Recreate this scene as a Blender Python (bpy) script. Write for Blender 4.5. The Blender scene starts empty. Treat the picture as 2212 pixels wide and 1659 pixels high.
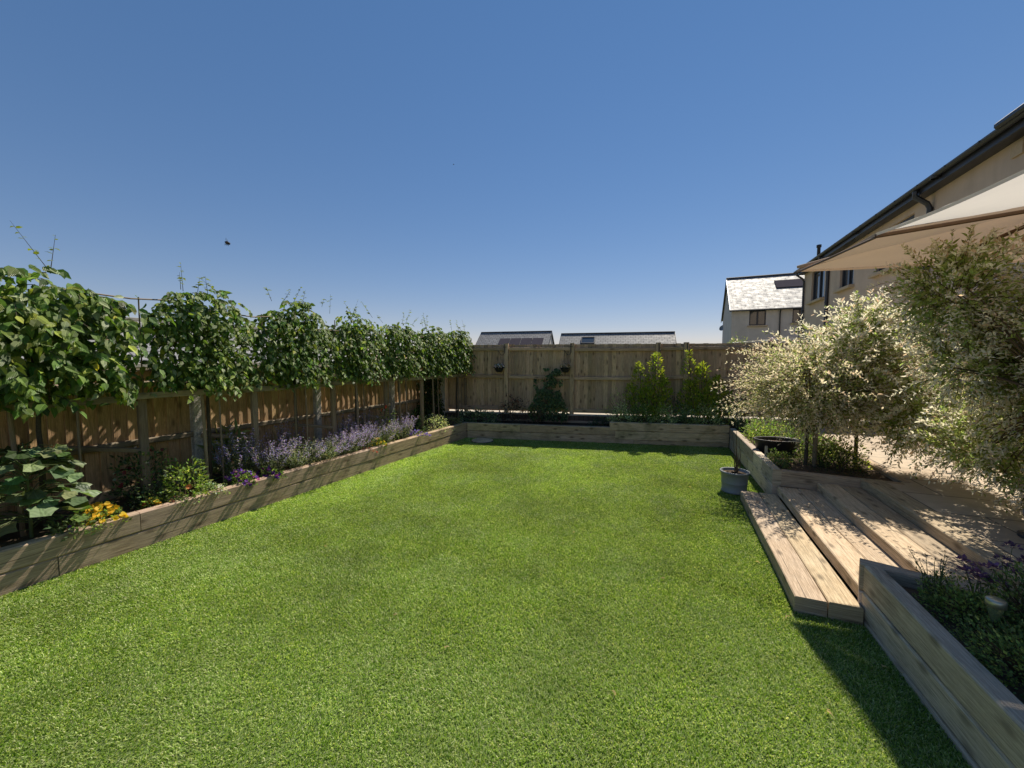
import bpy, math, random
import numpy as np
from mathutils import Matrix
rng = np.random.default_rng(7); random.seed(7)
SC = bpy.context.scene
COL = SC.collection
R_ = math.radians

# ------------------------------------------------------------------ camera geometry
F = 840.0; CX, CY = 1106.0, 829.5; VPX, VPY = 1450.0, 775.0; H = 1.8
yc = np.array([(VPX-CX)/F, (CY-VPY)/F, -1.0]); yc /= np.linalg.norm(yc)
pit = math.atan((CY-VPY)/F); zc = np.array([0, math.cos(pit), math.sin(pit)])
RM = np.array([np.cross(yc, zc), yc, zc]); O = np.array([0, 0, H])
def ray(x, y): return RM @ np.array([(x-CX)/F, (CY-y)/F, -1.0])
def atz(x, y, z=0.0):
    d = ray(x, y); return O + (z-H)/d[2]*d
def atd(x, y, t): return O + t*ray(x, y)
def atp(x, y, p, n):
    d = ray(x, y); return O + np.dot(np.array(p)-O, n)/np.dot(d, n)*d
def A3(*a): return np.array(a, float)
def nrm(v): v = np.asarray(v, float); return v/max(1e-9, np.linalg.norm(v))

cam = bpy.data.cameras.new("camera"); co = bpy.data.objects.new("camera", cam); COL.objects.link(co)
cam.sensor_width = 36; cam.lens = F/2212*36; cam.clip_start = 0.05; cam.clip_end = 2000
m4 = Matrix([[*RM[0], 0], [*RM[1], 0], [*RM[2], H], [0, 0, 0, 1]]); co.matrix_world = m4
SC.camera = co

# ------------------------------------------------------------------ light
w = bpy.data.worlds.new("World"); SC.world = w; w.use_nodes = True
nt = w.node_tree; bg = nt.nodes["Background"]
sky = nt.nodes.new("ShaderNodeTexSky"); sky.sky_type = 'NISHITA'; sky.sun_disc = False
SUN_EL, SUN_AZ = 51.5, 12.0
sky.sun_elevation = R_(SUN_EL); sky.sun_rotation = R_(SUN_AZ)
sky.air_density = 1.0; sky.dust_density = 0.0; sky.ozone_density = 4.0; sky.altitude = 300
tintn = nt.nodes.new('ShaderNodeMix'); tintn.data_type='RGBA'; tintn.blend_type='MULTIPLY'; tintn.inputs[0].default_value=1.0
tintn.inputs[7].default_value=(1.17,.955,.99,1)
gam = nt.nodes.new('ShaderNodeGamma'); gam.inputs[1].default_value=.62; hsv = nt.nodes.new('ShaderNodeHueSaturation'); hsv.inputs['Saturation'].default_value=1.5
nt.links.new(sky.outputs[0], gam.inputs[0]); nt.links.new(gam.outputs[0], hsv.inputs['Color']); nt.links.new(hsv.outputs[0], tintn.inputs[6]); nt.links.new(tintn.outputs[2], bg.inputs[0]); bg.inputs[1].default_value = 0.128
sl = bpy.data.lights.new("sun", 'SUN'); so = bpy.data.objects.new("sun", sl); COL.objects.link(so)
sl.energy = 5.0; sl.angle = R_(0.55); sl.color = (1.0, 0.92, 0.79)
sd = A3(math.sin(R_(SUN_AZ))*math.cos(R_(SUN_EL)), math.cos(R_(SUN_AZ))*math.cos(R_(SUN_EL)), math.sin(R_(SUN_EL)))
from mathutils import Vector
so.rotation_euler = Vector(sd).to_track_quat('Z', 'Y').to_euler(); so.location = (3, 20, 30)
SC.view_settings.view_transform = 'Standard'; SC.view_settings.look = 'None'
SC.view_settings.exposure = 0.45; SC.view_settings.gamma = 1.0
try: SC.view_settings.use_curve_mapping = False
except Exception: pass
SC.cycles.max_bounces = 8; SC.cycles.transparent_max_bounces = 12
SC.cycles.sample_clamp_indirect = 6

# ------------------------------------------------------------------ mesh builder
class MB:
    def __init__(s): s.V=[]; s.F=[]; s.U=[]; s.C=[]; s.S=[]; s.M=[]; s.n=0
    def add(s, V, Fc, U=None, C=(.5,.5,.5), smooth=False, mat=0):
        V=np.asarray(V,float).reshape(-1,3); Fc=np.asarray(Fc,int).reshape(-1,3)
        if U is None: U=V[:,:2]
        C=np.asarray(C,float)
        if C.ndim==1: C=np.tile(C,(len(V),1))
        s.V.append(V); s.F.append(Fc+s.n); s.U.append(np.asarray(U,float)); s.C.append(C)
        s.S.append(np.full(len(Fc),smooth)); s.M.append(np.full(len(Fc),mat)); s.n+=len(V); return s
    def quad(s,a,b,c,d,uv=None,C=(.5,.5,.5),mat=0):
        a,b,c,d=map(lambda q:np.asarray(q,float),(a,b,c,d))
        if uv is None:
            lu=np.linalg.norm(b-a); lv=np.linalg.norm(d-a); o=rng.random(2)*7
            uv=[o,o+[lu,0],o+[lu,lv],o+[0,lv]]
        return s.add([a,b,c,d],[[0,1,2],[0,2,3]],uv,C,False,mat)
    def beam(s,a,b,w,h,up=(0,0,1),ch=.006,seg=None,jit=0.0,C=None,mat=0,sh=None):
        a=np.asarray(a,float); b=np.asarray(b,float); L=np.linalg.norm(b-a); X=(b-a)/L
        up=np.asarray(up,float); Z=nrm(up-np.dot(up,X)*X); Y=np.cross(Z,X)
        if seg is None: seg=max(1,int(L/.35)) if jit>0 else 1
        if C is None: C=rng.random(3)
        ch=min(ch,w*.3,h*.3); hw,hh=w/2,h/2
        P=np.array([[-hw+ch,-hh],[hw-ch,-hh],[hw,-hh+ch],[hw,hh-ch],[hw-ch,hh],[-hw+ch,hh],[-hw,hh-ch],[-hw,-hh+ch]])
        t=np.linspace(0,1,seg+1); rings=[]
        for ti in t:
            off=rng.normal(0,jit,2) if jit>0 else np.zeros(2); sc=1+(rng.normal(0,jit*4) if jit>0 else 0)
            if sh is not None: off=off+np.asarray(sh(ti))
            q=P*sc+off; rings.append(a+X*(ti*L)+q[:,:1]*Y+q[:,1:]*Z)
        rings=np.array(rings); ou,ov=rng.random(2)*9
        per=np.concatenate([[0],np.cumsum(np.linalg.norm(np.roll(P,-1,0)-P,axis=1))])
        for k in range(8):
            k2=(k+1)%8; V=np.stack([rings[:,k],rings[:,k2]],1).reshape(-1,3)
            U=np.array([[ou+ti*L,ov+per[k+j]] for ti in t for j in (0,1)])
            Fc=[]
            for i in range(seg): Fc+= [[2*i,2*i+2,2*i+3],[2*i,2*i+3,2*i+1]]
            s.add(V,np.array(Fc)[:,::-1],U,C,False,mat)
        for ri,fl in ((0,False),(seg,True)):
            Fc=[[0,i,i+1] for i in range(1,7)]
            if not fl: Fc=[f[::-1] for f in Fc]
            s.add(rings[ri],Fc,np.c_[ou+P[:,0]*.6,ov+P[:,1]*2],np.asarray(C)*[.7,1,1],False,mat)
        return s
    def box(s,c,d,C=None,ch=.004,mat=0):
        c=np.asarray(c,float); return s.beam(c-[d[0]/2,0,0],c+[d[0]/2,0,0],d[1],d[2],ch=ch,C=C,mat=mat)
    def tube(s,pts,r,n=8,C=(.5,.5,.5),mat=0,cap=True):
        P=np.asarray(pts,float); k=len(P); r=np.broadcast_to(np.asarray(r,float),(k,))
        T=np.gradient(P,axis=0); T/=np.linalg.norm(T,axis=1)[:,None]+1e-9
        ref=A3(0,0,1) if abs(T[0][2])<.9 else A3(1,0,0); V=[]; U=[]; L=np.r_[0,np.cumsum(np.linalg.norm(np.diff(P,axis=0),axis=1))]
        o=rng.random()*5
        for i in range(k):
            a=np.cross(T[i],ref); a/=np.linalg.norm(a)+1e-9; b=np.cross(T[i],a); ref=np.cross(a,T[i])
            for j in range(n+1):
                th=2*math.pi*j/n; V.append(P[i]+r[i]*(math.cos(th)*a+math.sin(th)*b)); U.append((o+L[i],j/n*2*math.pi*max(r)))
        Fc=[]
        for i in range(k-1):
            for j in range(n):
                p=i*(n+1)+j; q=p+n+1; Fc+=[[p,p+1,q+1],[p,q+1,q]]
        s.add(V,Fc,U,C,True,mat)
        if cap:
            for i in (0,k-1):
                c=np.array(V[i*(n+1):i*(n+1)+n]); Fc=[[0,j,j+1] for j in range(1,n-1)]
                s.add(c,Fc if i else [f[::-1] for f in Fc],None,C,False,mat)
        return s
    def lathe(s,c,prof,n=28,C=(.5,.5,.5),mat=0,wob=0,sx=1,sy=1,rot=0,smooth=True):
        c=np.asarray(c,float); V=[];U=[];acc=0
        wv=1+wob*np.sin(np.arange(n+1)*2*math.pi/n*3+1)
        for i,(r,z) in enumerate(prof):
            if i: acc+=math.hypot(r-prof[i-1][0],z-prof[i-1][1])
            for j in range(n+1):
                th=2*math.pi*j/n; x=r*wv[j]*math.cos(th)*sx; y=r*wv[j]*math.sin(th)*sy
                V.append(c+[x*math.cos(rot)-y*math.sin(rot),x*math.sin(rot)+y*math.cos(rot),z]); U.append((j/n*6.28*max(.05,prof[0][0]),acc))
        Fc=[]
        for i in range(len(prof)-1):
            for j in range(n):
                p=i*(n+1)+j; q=p+n+1; Fc+=[[p,p+1,q+1],[p,q+1,q]]
        return s.add(V,Fc,U,C,smooth,mat)
    def leaves(s,P,D,N,L,wr,tpl,C,mat=0,curl=1.0):
        P=np.asarray(P,float); n=len(P)
        if n==0: return s
        tv,tf,tu=tpl; X=D/(np.linalg.norm(D,axis=1)[:,None]+1e-9)
        Z=N-(N*X).sum(1)[:,None]*X; Z/=np.linalg.norm(Z,axis=1)[:,None]+1e-9; Y=np.cross(Z,X)
        L=np.broadcast_to(np.asarray(L,float),(n,)); wr=np.broadcast_to(np.asarray(wr,float),(n,)); cu=np.broadcast_to(np.asarray(curl,float),(n,))
        V=P[:,None,:]+L[:,None,None]*(tv[None,:,0:1]*X[:,None]+tv[None,:,1:2]*wr[:,None,None]*Y[:,None]+tv[None,:,2:3]*cu[:,None,None]*Z[:,None])
        k=len(tv); Fc=(tf[None]+(np.arange(n)*k)[:,None,None]).reshape(-1,3)
        return s.add(V.reshape(-1,3),Fc,np.tile(tu,(n,1)),np.repeat(np.asarray(C,float),k,0),False,mat)
    def merge(s,o,mat):
        for i in range(len(o.V)):
            s.V.append(o.V[i]); s.F.append(o.F[i]+s.n); s.U.append(o.U[i]); s.C.append(o.C[i]); s.S.append(o.S[i]); s.M.append(np.full(len(o.F[i]),mat))
        s.n+=o.n; return s
    def arrays(s):
        return tuple(np.concatenate(x) for x in (s.V,s.F,s.U,s.C,s.S,s.M))

def mk(name, mb, mats, parent=None, loc=None):
    V,Fc,U,C,S,M=mb.arrays(); me=bpy.data.meshes.new(name); o=bpy.data.objects.new(name,me)
    base=np.zeros(3)
    if parent is not None:
        p=parent
        while p is not None: base+=np.array(p.location); p=p.parent
    elif loc is not None:
        base=np.asarray(loc,float); o.location=loc
    me.vertices.add(len(V)); me.vertices.foreach_set("co",(V-base).astype(np.float32).ravel())
    me.loops.add(len(Fc)*3); me.loops.foreach_set("vertex_index",Fc.astype(np.int32).ravel())
    me.polygons.add(len(Fc)); me.polygons.foreach_set("loop_start",(np.arange(len(Fc))*3).astype(np.int32))
    me.polygons.foreach_set("material_index",M.astype(np.int32)); me.polygons.foreach_set("use_smooth",S.astype(bool))
    uvl=me.uv_layers.new(name="UVMap"); uvl.data.foreach_set("uv",U[Fc.ravel()].astype(np.float32).ravel())
    ca=me.color_attributes.new("col",'FLOAT_COLOR','POINT'); ca.data.foreach_set("color",np.c_[C,np.ones(len(C))].astype(np.float32).ravel())
    me.update(calc_edges=True)
    for m in (mats if isinstance(mats,(list,tuple)) else [mats]): me.materials.append(m)
    COL.objects.link(o)
    if parent is not None: o.parent=parent
    return o
def tag(o,label=None,cat=None,group=None,kind=None):
    for k,v in (("label",label),("category",cat),("group",group),("kind",kind)):
        if v: o[k]=v
    return o
def thing(name,label,cat,loc,group=None):
    o=bpy.data.objects.new(name,None); o.empty_display_size=.1; COL.objects.link(o); o.location=tuple(float(q) for q in loc)
    return tag(o,label,cat,group)

# ------------------------------------------------------------------ materials
class NT:
    def __init__(s,name):
        s.m=bpy.data.materials.new(name); s.m.use_nodes=True; s.t=s.m.node_tree; s.n=s.t.nodes
        s.b=s.n["Principled BSDF"]; s.out=s.n["Material Output"]
    def nd(s,t,**k):
        q=s.n.new(t)
        for a,v in k.items(): setattr(q,a,v)
        return q
    def ln(s,a,b): s.t.links.new(a,b)
    def val(s,sock,v):
        if hasattr(v,"is_linked") or hasattr(v,"links"): s.ln(v,sock)
        else: sock.default_value=v
    def uv(s,sx=1,sy=1,sz=1,obj=False):
        tc=s.nd("ShaderNodeTexCoord"); mp=s.nd("ShaderNodeMapping"); s.ln(tc.outputs["Object" if obj else "UV"],mp.inputs[0])
        mp.inputs[3].default_value=(sx,sy,sz); return mp.outputs[0]
    def noise(s,vec,scale,detail=4,rough=.55,dist=0):
        q=s.nd("ShaderNodeTexNoise"); s.ln(vec,q.inputs["Vector"]); q.inputs["Scale"].default_value=scale; q.inputs["Detail"].default_value=detail
        q.inputs["Roughness"].default_value=rough; q.inputs["Distortion"].default_value=dist; return q.outputs["Fac"]
    def ramp(s,fac,*st):
        q=s.nd("ShaderNodeValToRGB"); s.ln(fac,q.inputs[0]); e=q.color_ramp.elements
        while len(e)<len(st): e.new(.5)
        for i,(p,c) in enumerate(st):
            e[i].position=p; e[i].color=(c,c,c,1) if isinstance(c,(int,float)) else (*c,1)
        return q.outputs[0]
    def mix(s,f,a,b,mode='MIX'):
        q=s.nd("ShaderNodeMix",data_type='RGBA',blend_type=mode); s.val(q.inputs[0],f)
        for i,v in ((6,a),(7,b)): s.val(q.inputs[i],(*v,1) if isinstance(v,tuple) and len(v)==3 else v)
        return q.outputs[2]
    def math(s,op,a,b=0.0):
        q=s.nd("ShaderNodeMath",operation=op); s.val(q.inputs[0],a); s.val(q.inputs[1],b); return q.outputs[0]
    def attr(s,name="col"): return s.nd("ShaderNodeAttribute",attribute_name=name)
    def bump(s,h,st,dist=.01):
        q=s.nd("ShaderNodeBump"); q.inputs["Strength"].default_value=st; q.inputs["Distance"].default_value=dist; s.ln(h,q.inputs["Height"]); s.ln(q.outputs[0],s.b.inputs["Normal"]); return q

def wood(name,dark,light,grey,gamt=.4,rough=.8,knots=1.0,bump=.35,across=16.0,moss=None):
    t=NT(name); at=t.attr(); sep=t.nd("ShaderNodeSeparateColor"); t.ln(at.outputs[0],sep.inputs[0])
    g1=t.noise(t.uv(1.1,across),3.2,8,.66,.9); g2=t.noise(t.uv(4,across*7),4,4,.65)
    g3=t.noise(t.uv(1.3,across*4.2),3,3,.6,.4)
    f=t.math('ADD',t.math('MULTIPLY',g1,.50),t.math('ADD',t.math('MULTIPLY',g3,.34),t.math('MULTIPLY',g2,.26)))
    c=t.ramp(f,(.36,tuple(q*.6 for q in dark)),(.5,dark),(.66,light))
    blot=t.noise(t.uv(1,1,1,True),1.7,5,.6,.4)
    c=t.mix(t.math('MULTIPLY',t.ramp(blot,(.38,0.),(.66,1.)),gamt),c,grey)
    fg=t.ramp(t.math('ADD',t.math('MULTIPLY',g2,.5),t.math('MULTIPLY',g3,.5)),(.36,.45),(.58,1.1)); c=t.mix(.6,c,fg,'MULTIPLY')
    if knots>0:
        v=t.nd("ShaderNodeTexVoronoi",voronoi_dimensions='2D'); t.ln(t.uv(2.3,5.5),v.inputs["Vector"]); v.inputs["Scale"].default_value=1.0
        kn=t.ramp(v.outputs["Distance"],(.05,1.),(.09,.6),(.16,0.)); c=t.mix(t.math('MULTIPLY',kn,.85*knots),c,tuple(q*.3 for q in dark))
        # splits along the grain
        cr=t.noise(t.uv(.55,26),2.2,2,.4,.3); c=t.mix(t.math('MULTIPLY',t.ramp(cr,(.675,0.),(.7,.8)),knots),c,tuple(q*.22 for q in dark))
    if moss:
        ms=t.noise(t.uv(1,1,1,True),2.6,5,.65,.2); c=t.mix(t.math('MULTIPLY',t.ramp(ms,(.52,0.),(.7,1.)),.55),c,moss)
    tint=t.math('ADD',t.math('MULTIPLY',sep.outputs[0],.5),.75)
    cb=t.nd("ShaderNodeCombineColor"); t.ln(tint,cb.inputs[0]); t.ln(t.math('MULTIPLY',tint,t.math('ADD',t.math('MULTIPLY',sep.outputs[1],.05),.93)),cb.inputs[1]); t.ln(t.math('MULTIPLY',tint,t.math('ADD',t.math('MULTIPLY',sep.outputs[2],.10),.88)),cb.inputs[2])
    c=t.mix(1.0,c,cb.outputs[0],'MULTIPLY')
    t.ln(c,t.b.inputs["Base Color"]); t.b.inputs["Roughness"].default_value=rough; t.b.inputs["Specular IOR Level"].default_value=.25
    t.bump(f,bump,.006); return t.m
def leafmat(name,trans=.35,rough=.5,spec=.4,veins=0,vs=9.0,tt=(1.5,1.55,.7)):
    t=NT(name); at=t.attr(); c=at.outputs[0]
    if veins:
        tc=t.nd("ShaderNodeTexCoord"); sp=t.nd("ShaderNodeSeparateXYZ"); t.ln(tc.outputs["UV"],sp.inputs[0])
        a=t.math('SUBTRACT',sp.outputs[0],t.math('MULTIPLY',t.math('ABSOLUTE',sp.outputs[1]),.9))
        wv=t.math('SINE',t.math('MULTIPLY',a,vs*6.28)); mid=t.math('LESS_THAN',t.math('ABSOLUTE',sp.outputs[1]),.03)
        k=t.math('ADD',t.math('MULTIPLY',wv,.13*veins),.92); k=t.math('ADD',k,t.math('MULTIPLY',mid,.35))
        cb=t.nd("ShaderNodeCombineColor"); [t.ln(k,cb.inputs[i]) for i in range(3)]
        c=t.mix(1.0,c,cb.outputs[0],'MULTIPLY'); t.bump(wv,.35*veins,.004)
    t.ln(c,t.b.inputs["Base Color"]); t.b.inputs["Roughness"].default_value=rough; t.b.inputs["Specular IOR Level"].default_value=spec
    tr=t.nd("ShaderNodeBsdfTranslucent"); t.ln(t.mix(1.0,c,tt,'MULTIPLY'),tr.inputs[0])
    ms=t.nd("ShaderNodeMixShader"); ms.inputs[0].default_value=trans; t.ln(t.b.outputs[0],ms.inputs[1]); t.ln(tr.outputs[0],ms.inputs[2]); t.ln(ms.outputs[0],t.out.inputs[0])
    return t.m
def plain(name,c,rough=.6,nz=.25,scale=18,spec=.4,bump=.1,metal=0):
    t=NT(name); n=t.noise(t.uv(1,1,1,True),scale,5,.6); n2=t.noise(t.uv(1,1,1,True),scale*.12,3,.6)
    f=t.ramp(t.math('ADD',t.math('MULTIPLY',n,.5),t.math('MULTIPLY',n2,.5)),(.3,tuple(q*(1-nz) for q in c)),(.7,tuple(min(1,q*(1+nz)) for q in c)))
    t.ln(f,t.b.inputs["Base Color"]); t.b.inputs["Roughness"].default_value=rough; t.b.inputs["Specular IOR Level"].default_value=spec; t.b.inputs["Metallic"].default_value=metal
    t.bump(n,bump,.01); return t.m

M={}
M['sleeper']=wood('sleeper_wood',(.33,.245,.16),(.52,.40,.275),(.43,.35,.265),.55,.82,.8,.5,10,)
M['sleeper_back']=wood('sleeper_mossy',(.43,.325,.20),(.63,.50,.33),(.48,.40,.28),.5,.85,1,.5,10,moss=(.10,.105,.045))
M['sleeper_grey']=wood('sleeper_grey',(.50,.41,.31),(.71,.60,.47),(.61,.53,.43),.6,.85,.7,.55,11)
M['step']=wood('step_wood',(.43,.325,.205),(.61,.49,.335),(.54,.46,.345),.5,.75,.9,.4,9)
M['featheredge']=wood('fence_board',(.46,.30,.155),(.64,.44,.25),(.54,.39,.24),.4,.85,.8,.4,9)
M['fence_back']=wood('fence_board_weathered',(.47,.325,.20),(.64,.465,.295),(.53,.405,.275),.5,.85,.9,.4,9,moss=(.36,.29,.17))
M['rail']=wood('fence_rail',(.26,.21,.14),(.38,.32,.22),(.33,.30,.24),.5,.85,.7,.4,12)
M['stake']=wood('stake_wood',(.22,.165,.10),(.34,.27,.18),(.26,.23,.18),.4,.85,.3,.3,20)
M['bark']=plain('bark',(.085,.07,.05),.9,.45,60,.2,.6)
M['twig']=plain('twig',(.11,.075,.045),.85,.3,60,.2,.2)
M['leaf']=leafmat('hornbeam_leaf',.33,.42,.3,1.2,8)
M['leafs']=leafmat('small_leaf',.48,.55,.22)
M['willow']=leafmat('willow_leaf',.5,.6,.15,tt=(1.22,1.2,1.0))
M['petal']=leafmat('petal',.35,.6,.2)
M['turf']=leafmat('turf_blade',.40,.5,.22)
M['black']=plain('black_plastic',(.022,.022,.025),.45,.2,30,.45,.05)
M['anthracite']=plain('anthracite_paint',(.028,.03,.038),.4,.15,20,.5,.03)
M['metal']=plain('black_iron',(.018,.018,.02),.5,.2,40,.5,.1)
M['pot']=plain('grey_glaze',(.215,.235,.245),.45,.10,9,.5,.06)
M['terracotta']=plain('grey_pot',(.17,.16,.155),.7,.25,12,.3,.15)
M['conc']=plain('pebbled_concrete',(.52,.48,.42),.9,.75,55,.2,1.6)
M['concs']=plain('concrete',(.36,.33,.28),.9,.2,40,.2,.3)
M['soil']=plain('soil',(.10,.072,.048),.95,.55,28,.15,1.0)
M['gravel']=plain('gravel',(.58,.44,.27),.9,.6,90,.2,1.0)
M['ground']=plain('rough_ground',(.13,.14,.06),.95,.4,.8,.1,.3)
M['cope']=plain('pale_coping',(.42,.38,.31),.85,.15,20,.2,.2)
M['cloth']=None
def cloth(name,c,tr):
    t=NT(name); n=t.noise(t.uv(1,1,1,True),3,4,.6); wv=t.noise(t.uv(1,1,1,True),220,2,.5)
    f=t.ramp(n,(.3,tuple(q*.94 for q in c)),(.7,c)); t.ln(f,t.b.inputs["Base Color"]); t.b.inputs["Roughness"].default_value=.9; t.b.inputs["Specular IOR Level"].default_value=.1
    t.bump(wv,.15,.002); q=t.nd("ShaderNodeBsdfTranslucent"); t.ln(f,q.inputs[0]); ms=t.nd("ShaderNodeMixShader"); ms.inputs[0].default_value=tr
    t.ln(t.b.outputs[0],ms.inputs[1]); t.ln(q.outputs[0],ms.inputs[2]); t.ln(ms.outputs[0],t.out.inputs[0]); return t.m
M['cloth']=cloth('beige_canopy',(.58,.43,.315),.22)
M['cloth_sunlit']=cloth('canopy_painted_sunlit',(.80,.74,.66),.5)  # sunlit brightness of one panel put into a paler, more translucent cloth
def render_wall(name,c):
    t=NT(name); ob=t.uv(1,1,1,True); n=t.noise(ob,110,3,.6); n2=t.noise(ob,1.3,5,.6,.3); n3=t.noise(t.uv(2.2,2.2,.25,True),1.5,4,.6)
    f=t.ramp(t.math('ADD',t.math('MULTIPLY',n2,.6),t.math('MULTIPLY',n3,.4)),(.34,tuple(q*.79 for q in c)),(.66,c)); t.ln(f,t.b.inputs["Base Color"])
    t.b.inputs["Roughness"].default_value=.95; t.b.inputs["Specular IOR Level"].default_value=.15; t.bump(n,.5,.008); return t.m
M['render']=render_wall('cream_render',(.60,.475,.365)); M['render_pale']=render_wall('pale_render',(.58,.535,.49)); M['sill']=plain('stone_sill',(.47,.37,.25),.85,.12,20,.2,.1)
def slate(name):
    t=NT(name); b=t.nd("ShaderNodeTexBrick"); tc=t.nd("ShaderNodeTexCoord"); t.ln(tc.outputs["UV"],b.inputs["Vector"])
    b.inputs["Scale"].default_value=1.0; b.inputs["Brick Width"].default_value=.46; b.inputs["Row Height"].default_value=.30; b.inputs["Mortar Size"].default_value=.02
    b.inputs["Color1"].default_value=(.19,.19,.19,1); b.inputs["Color2"].default_value=(.27,.265,.26,1); b.inputs["Mortar"].default_value=(.035,.035,.04,1); b.inputs["Bias"].default_value=0.1
    n=t.noise(t.uv(),2.5,4,.6); c=t.mix(.3,b.outputs[0],t.ramp(n,(.3,.6),(.7,1.15)),'MULTIPLY'); t.ln(c,t.b.inputs["Base Color"])
    t.ln(t.ramp(n,(.3,.5),(.7,.7)),t.b.inputs["Roughness"]); t.b.inputs["Specular IOR Level"].default_value=.28; t.bump(t.math('SUBTRACT',1.0,b.outputs["Fac"]),.5,.02); return t.m
M['slate']=slate('slate_tiles')
def glass(name,c=(.05,.06,.07)):
    t=NT(name); t.b.inputs["Base Color"].default_value=(*c,1); t.b.inputs["Roughness"].default_value=.04; t.b.inputs["Specular IOR Level"].default_value=1.0; return t.m
M['glass']=glass('window_glass'); M['panel']=plain('solar_glass',(.085,.075,.085),1.0,.1,3,.0,.0)
M['curtain']=plain('curtain',(.55,.52,.48),.9,.15,8,.1,.2)
def paving():
    t=NT('sandstone_paving'); b=t.nd("ShaderNodeTexBrick"); tc=t.nd("ShaderNodeTexCoord"); t.ln(tc.outputs["UV"],b.inputs["Vector"]); b.offset=.37
    b.inputs["Scale"].default_value=1.0; b.inputs["Brick Width"].default_value=.86; b.inputs["Row Height"].default_value=.58; b.inputs["Mortar Size"].default_value=.008
    b.inputs["Color1"].default_value=(.42,.32,.22,1); b.inputs["Color2"].default_value=(.52,.42,.31,1); b.inputs["Mortar"].default_value=(.12,.10,.08,1)
    n=t.noise(t.uv(),5,6,.65,.5); c=t.mix(.6,b.outputs[0],t.ramp(n,(.3,.7),(.7,1.1)),'MULTIPLY'); t.ln(c,t.b.inputs["Base Color"]); t.b.inputs["Roughness"].default_value=.85; t.bump(n,.25,.01); return t.m
M['paving']=paving()
M['brick']=plain('dark_brick',(.11,.075,.055),.9,.4,22,.2,.4); M['mortar']=plain('mortar',(.05,.045,.04),.95,.2,40,.1,.2)

# leaf templates: x length, y half width, z lift
OV=(np.array([[0,0,0],[.22,.36,.05],[.58,.33,.03],[1,0,-.16],[.58,-.33,.03],[.22,-.36,.05],[.3,0,-.02],[.66,0,-.05]]),
    np.array([[0,6,1],[6,2,1],[6,7,2],[7,3,2],[0,5,6],[6,5,4],[6,4,7],[7,4,3]]),
    np.array([[0,0],[.22,.36],[.58,.33],[1,0],[.58,-.33],[.22,-.36],[.3,0],[.66,0]]))
DM=(np.array([[0,0,0],[.45,.5,.10],[1,0,-.05],[.45,-.5,.10]]),np.array([[0,2,1],[0,3,2]]),np.array([[0,0],[.45,.5],[1,0],[.45,-.5]]))
LN=(np.array([[0,0,0],[.35,.5,.06],[.7,.42,.0],[1,0,-.14],[.7,-.42,0],[.35,-.5,.06]]),np.array([[0,2,1],[0,3,2],[0,4,3],[0,5,4]]),np.array([[0,0],[.35,.5],[.7,.4],[1,0],[.7,-.4],[.35,-.5]]))
a_=np.arange(7)*2*math.pi/7; rr=np.array([.5,.42,.5,.4,.5,.44,.48])
PT=(np.r_[[[.0,0,-.08]],np.c_[rr*np.cos(a_),rr*np.sin(a_),.06*np.cos(a_*2)]],np.array([[0,i+1,(i+1)%7+1] for i in range(7)]),np.r_[[[0,0]],np.c_[np.cos(a_),np.sin(a_)]])
a_=np.arange(11)*2*math.pi/11; rl=np.array([.16,.52,.42,.62,.5,.66,.5,.62,.42,.52,.2])
LOB=(np.r_[[[.05,0,-.10]],np.c_[.45-rl*np.cos(a_)*.9,rl*np.sin(a_)*1.0,.07*np.sin(a_*3)-.05]],np.array([[0,(i+1)%11+1,i+1] for i in range(11)]),np.r_[[[0,0]],np.c_[rl*np.cos(a_),rl*np.sin(a_)]])
def rv(n): v=rng.normal(size=(n,3)); return v/np.linalg.norm(v,axis=1)[:,None]
def cols(n,base,var=.25,alt=None,pa=0.0,yel=.0):
    b=np.tile(np.asarray(base,float),(n,1))
    if alt is not None and pa>0:
        k=rng.random(n)<pa; b[k]=np.asarray(alt,float)
    b*= (1+rng.normal(0,var,n).clip(-.6,.9))[:,None]; b[:,0]*=1+rng.normal(0,.12,n)
    return b.clip(.003,.95)
def vnoise(x,y,s,seed=0):
    g=np.random.default_rng(seed).random((64,64)); x=x/s; y=y/s; i=np.floor(x).astype(int); j=np.floor(y).astype(int); u=x-i; v=y-j
    u=u*u*(3-2*u); v=v*v*(3-2*v); q=lambda a,b:g[a%64,b%64]
    return (q(i,j)*(1-u)+q(i+1,j)*u)*(1-v)+(q(i,j+1)*(1-u)+q(i+1,j+1)*u)*v

exec_sections=True
# ------------------------------------------------------------------ garden frame lines
LA=A3(-4.66,1.16,0); LB=A3(-4.28,7.72,0); ld=nrm(LB-LA); ln=A3(-ld[1],ld[0],0)      # left wall front face, ln points to the fence
def LP(s,off,z): return LA+ld*s+ln*off+A3(0,0,z)
BA=A3(-4.28,7.73,0); BB=A3(1.12,8.84,0); bd=nrm(BB-BA); bn=A3(-bd[1],bd[0],0)
def BP(s,off,z): return BA+bd*s+bn*off+A3(0,0,z)

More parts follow.
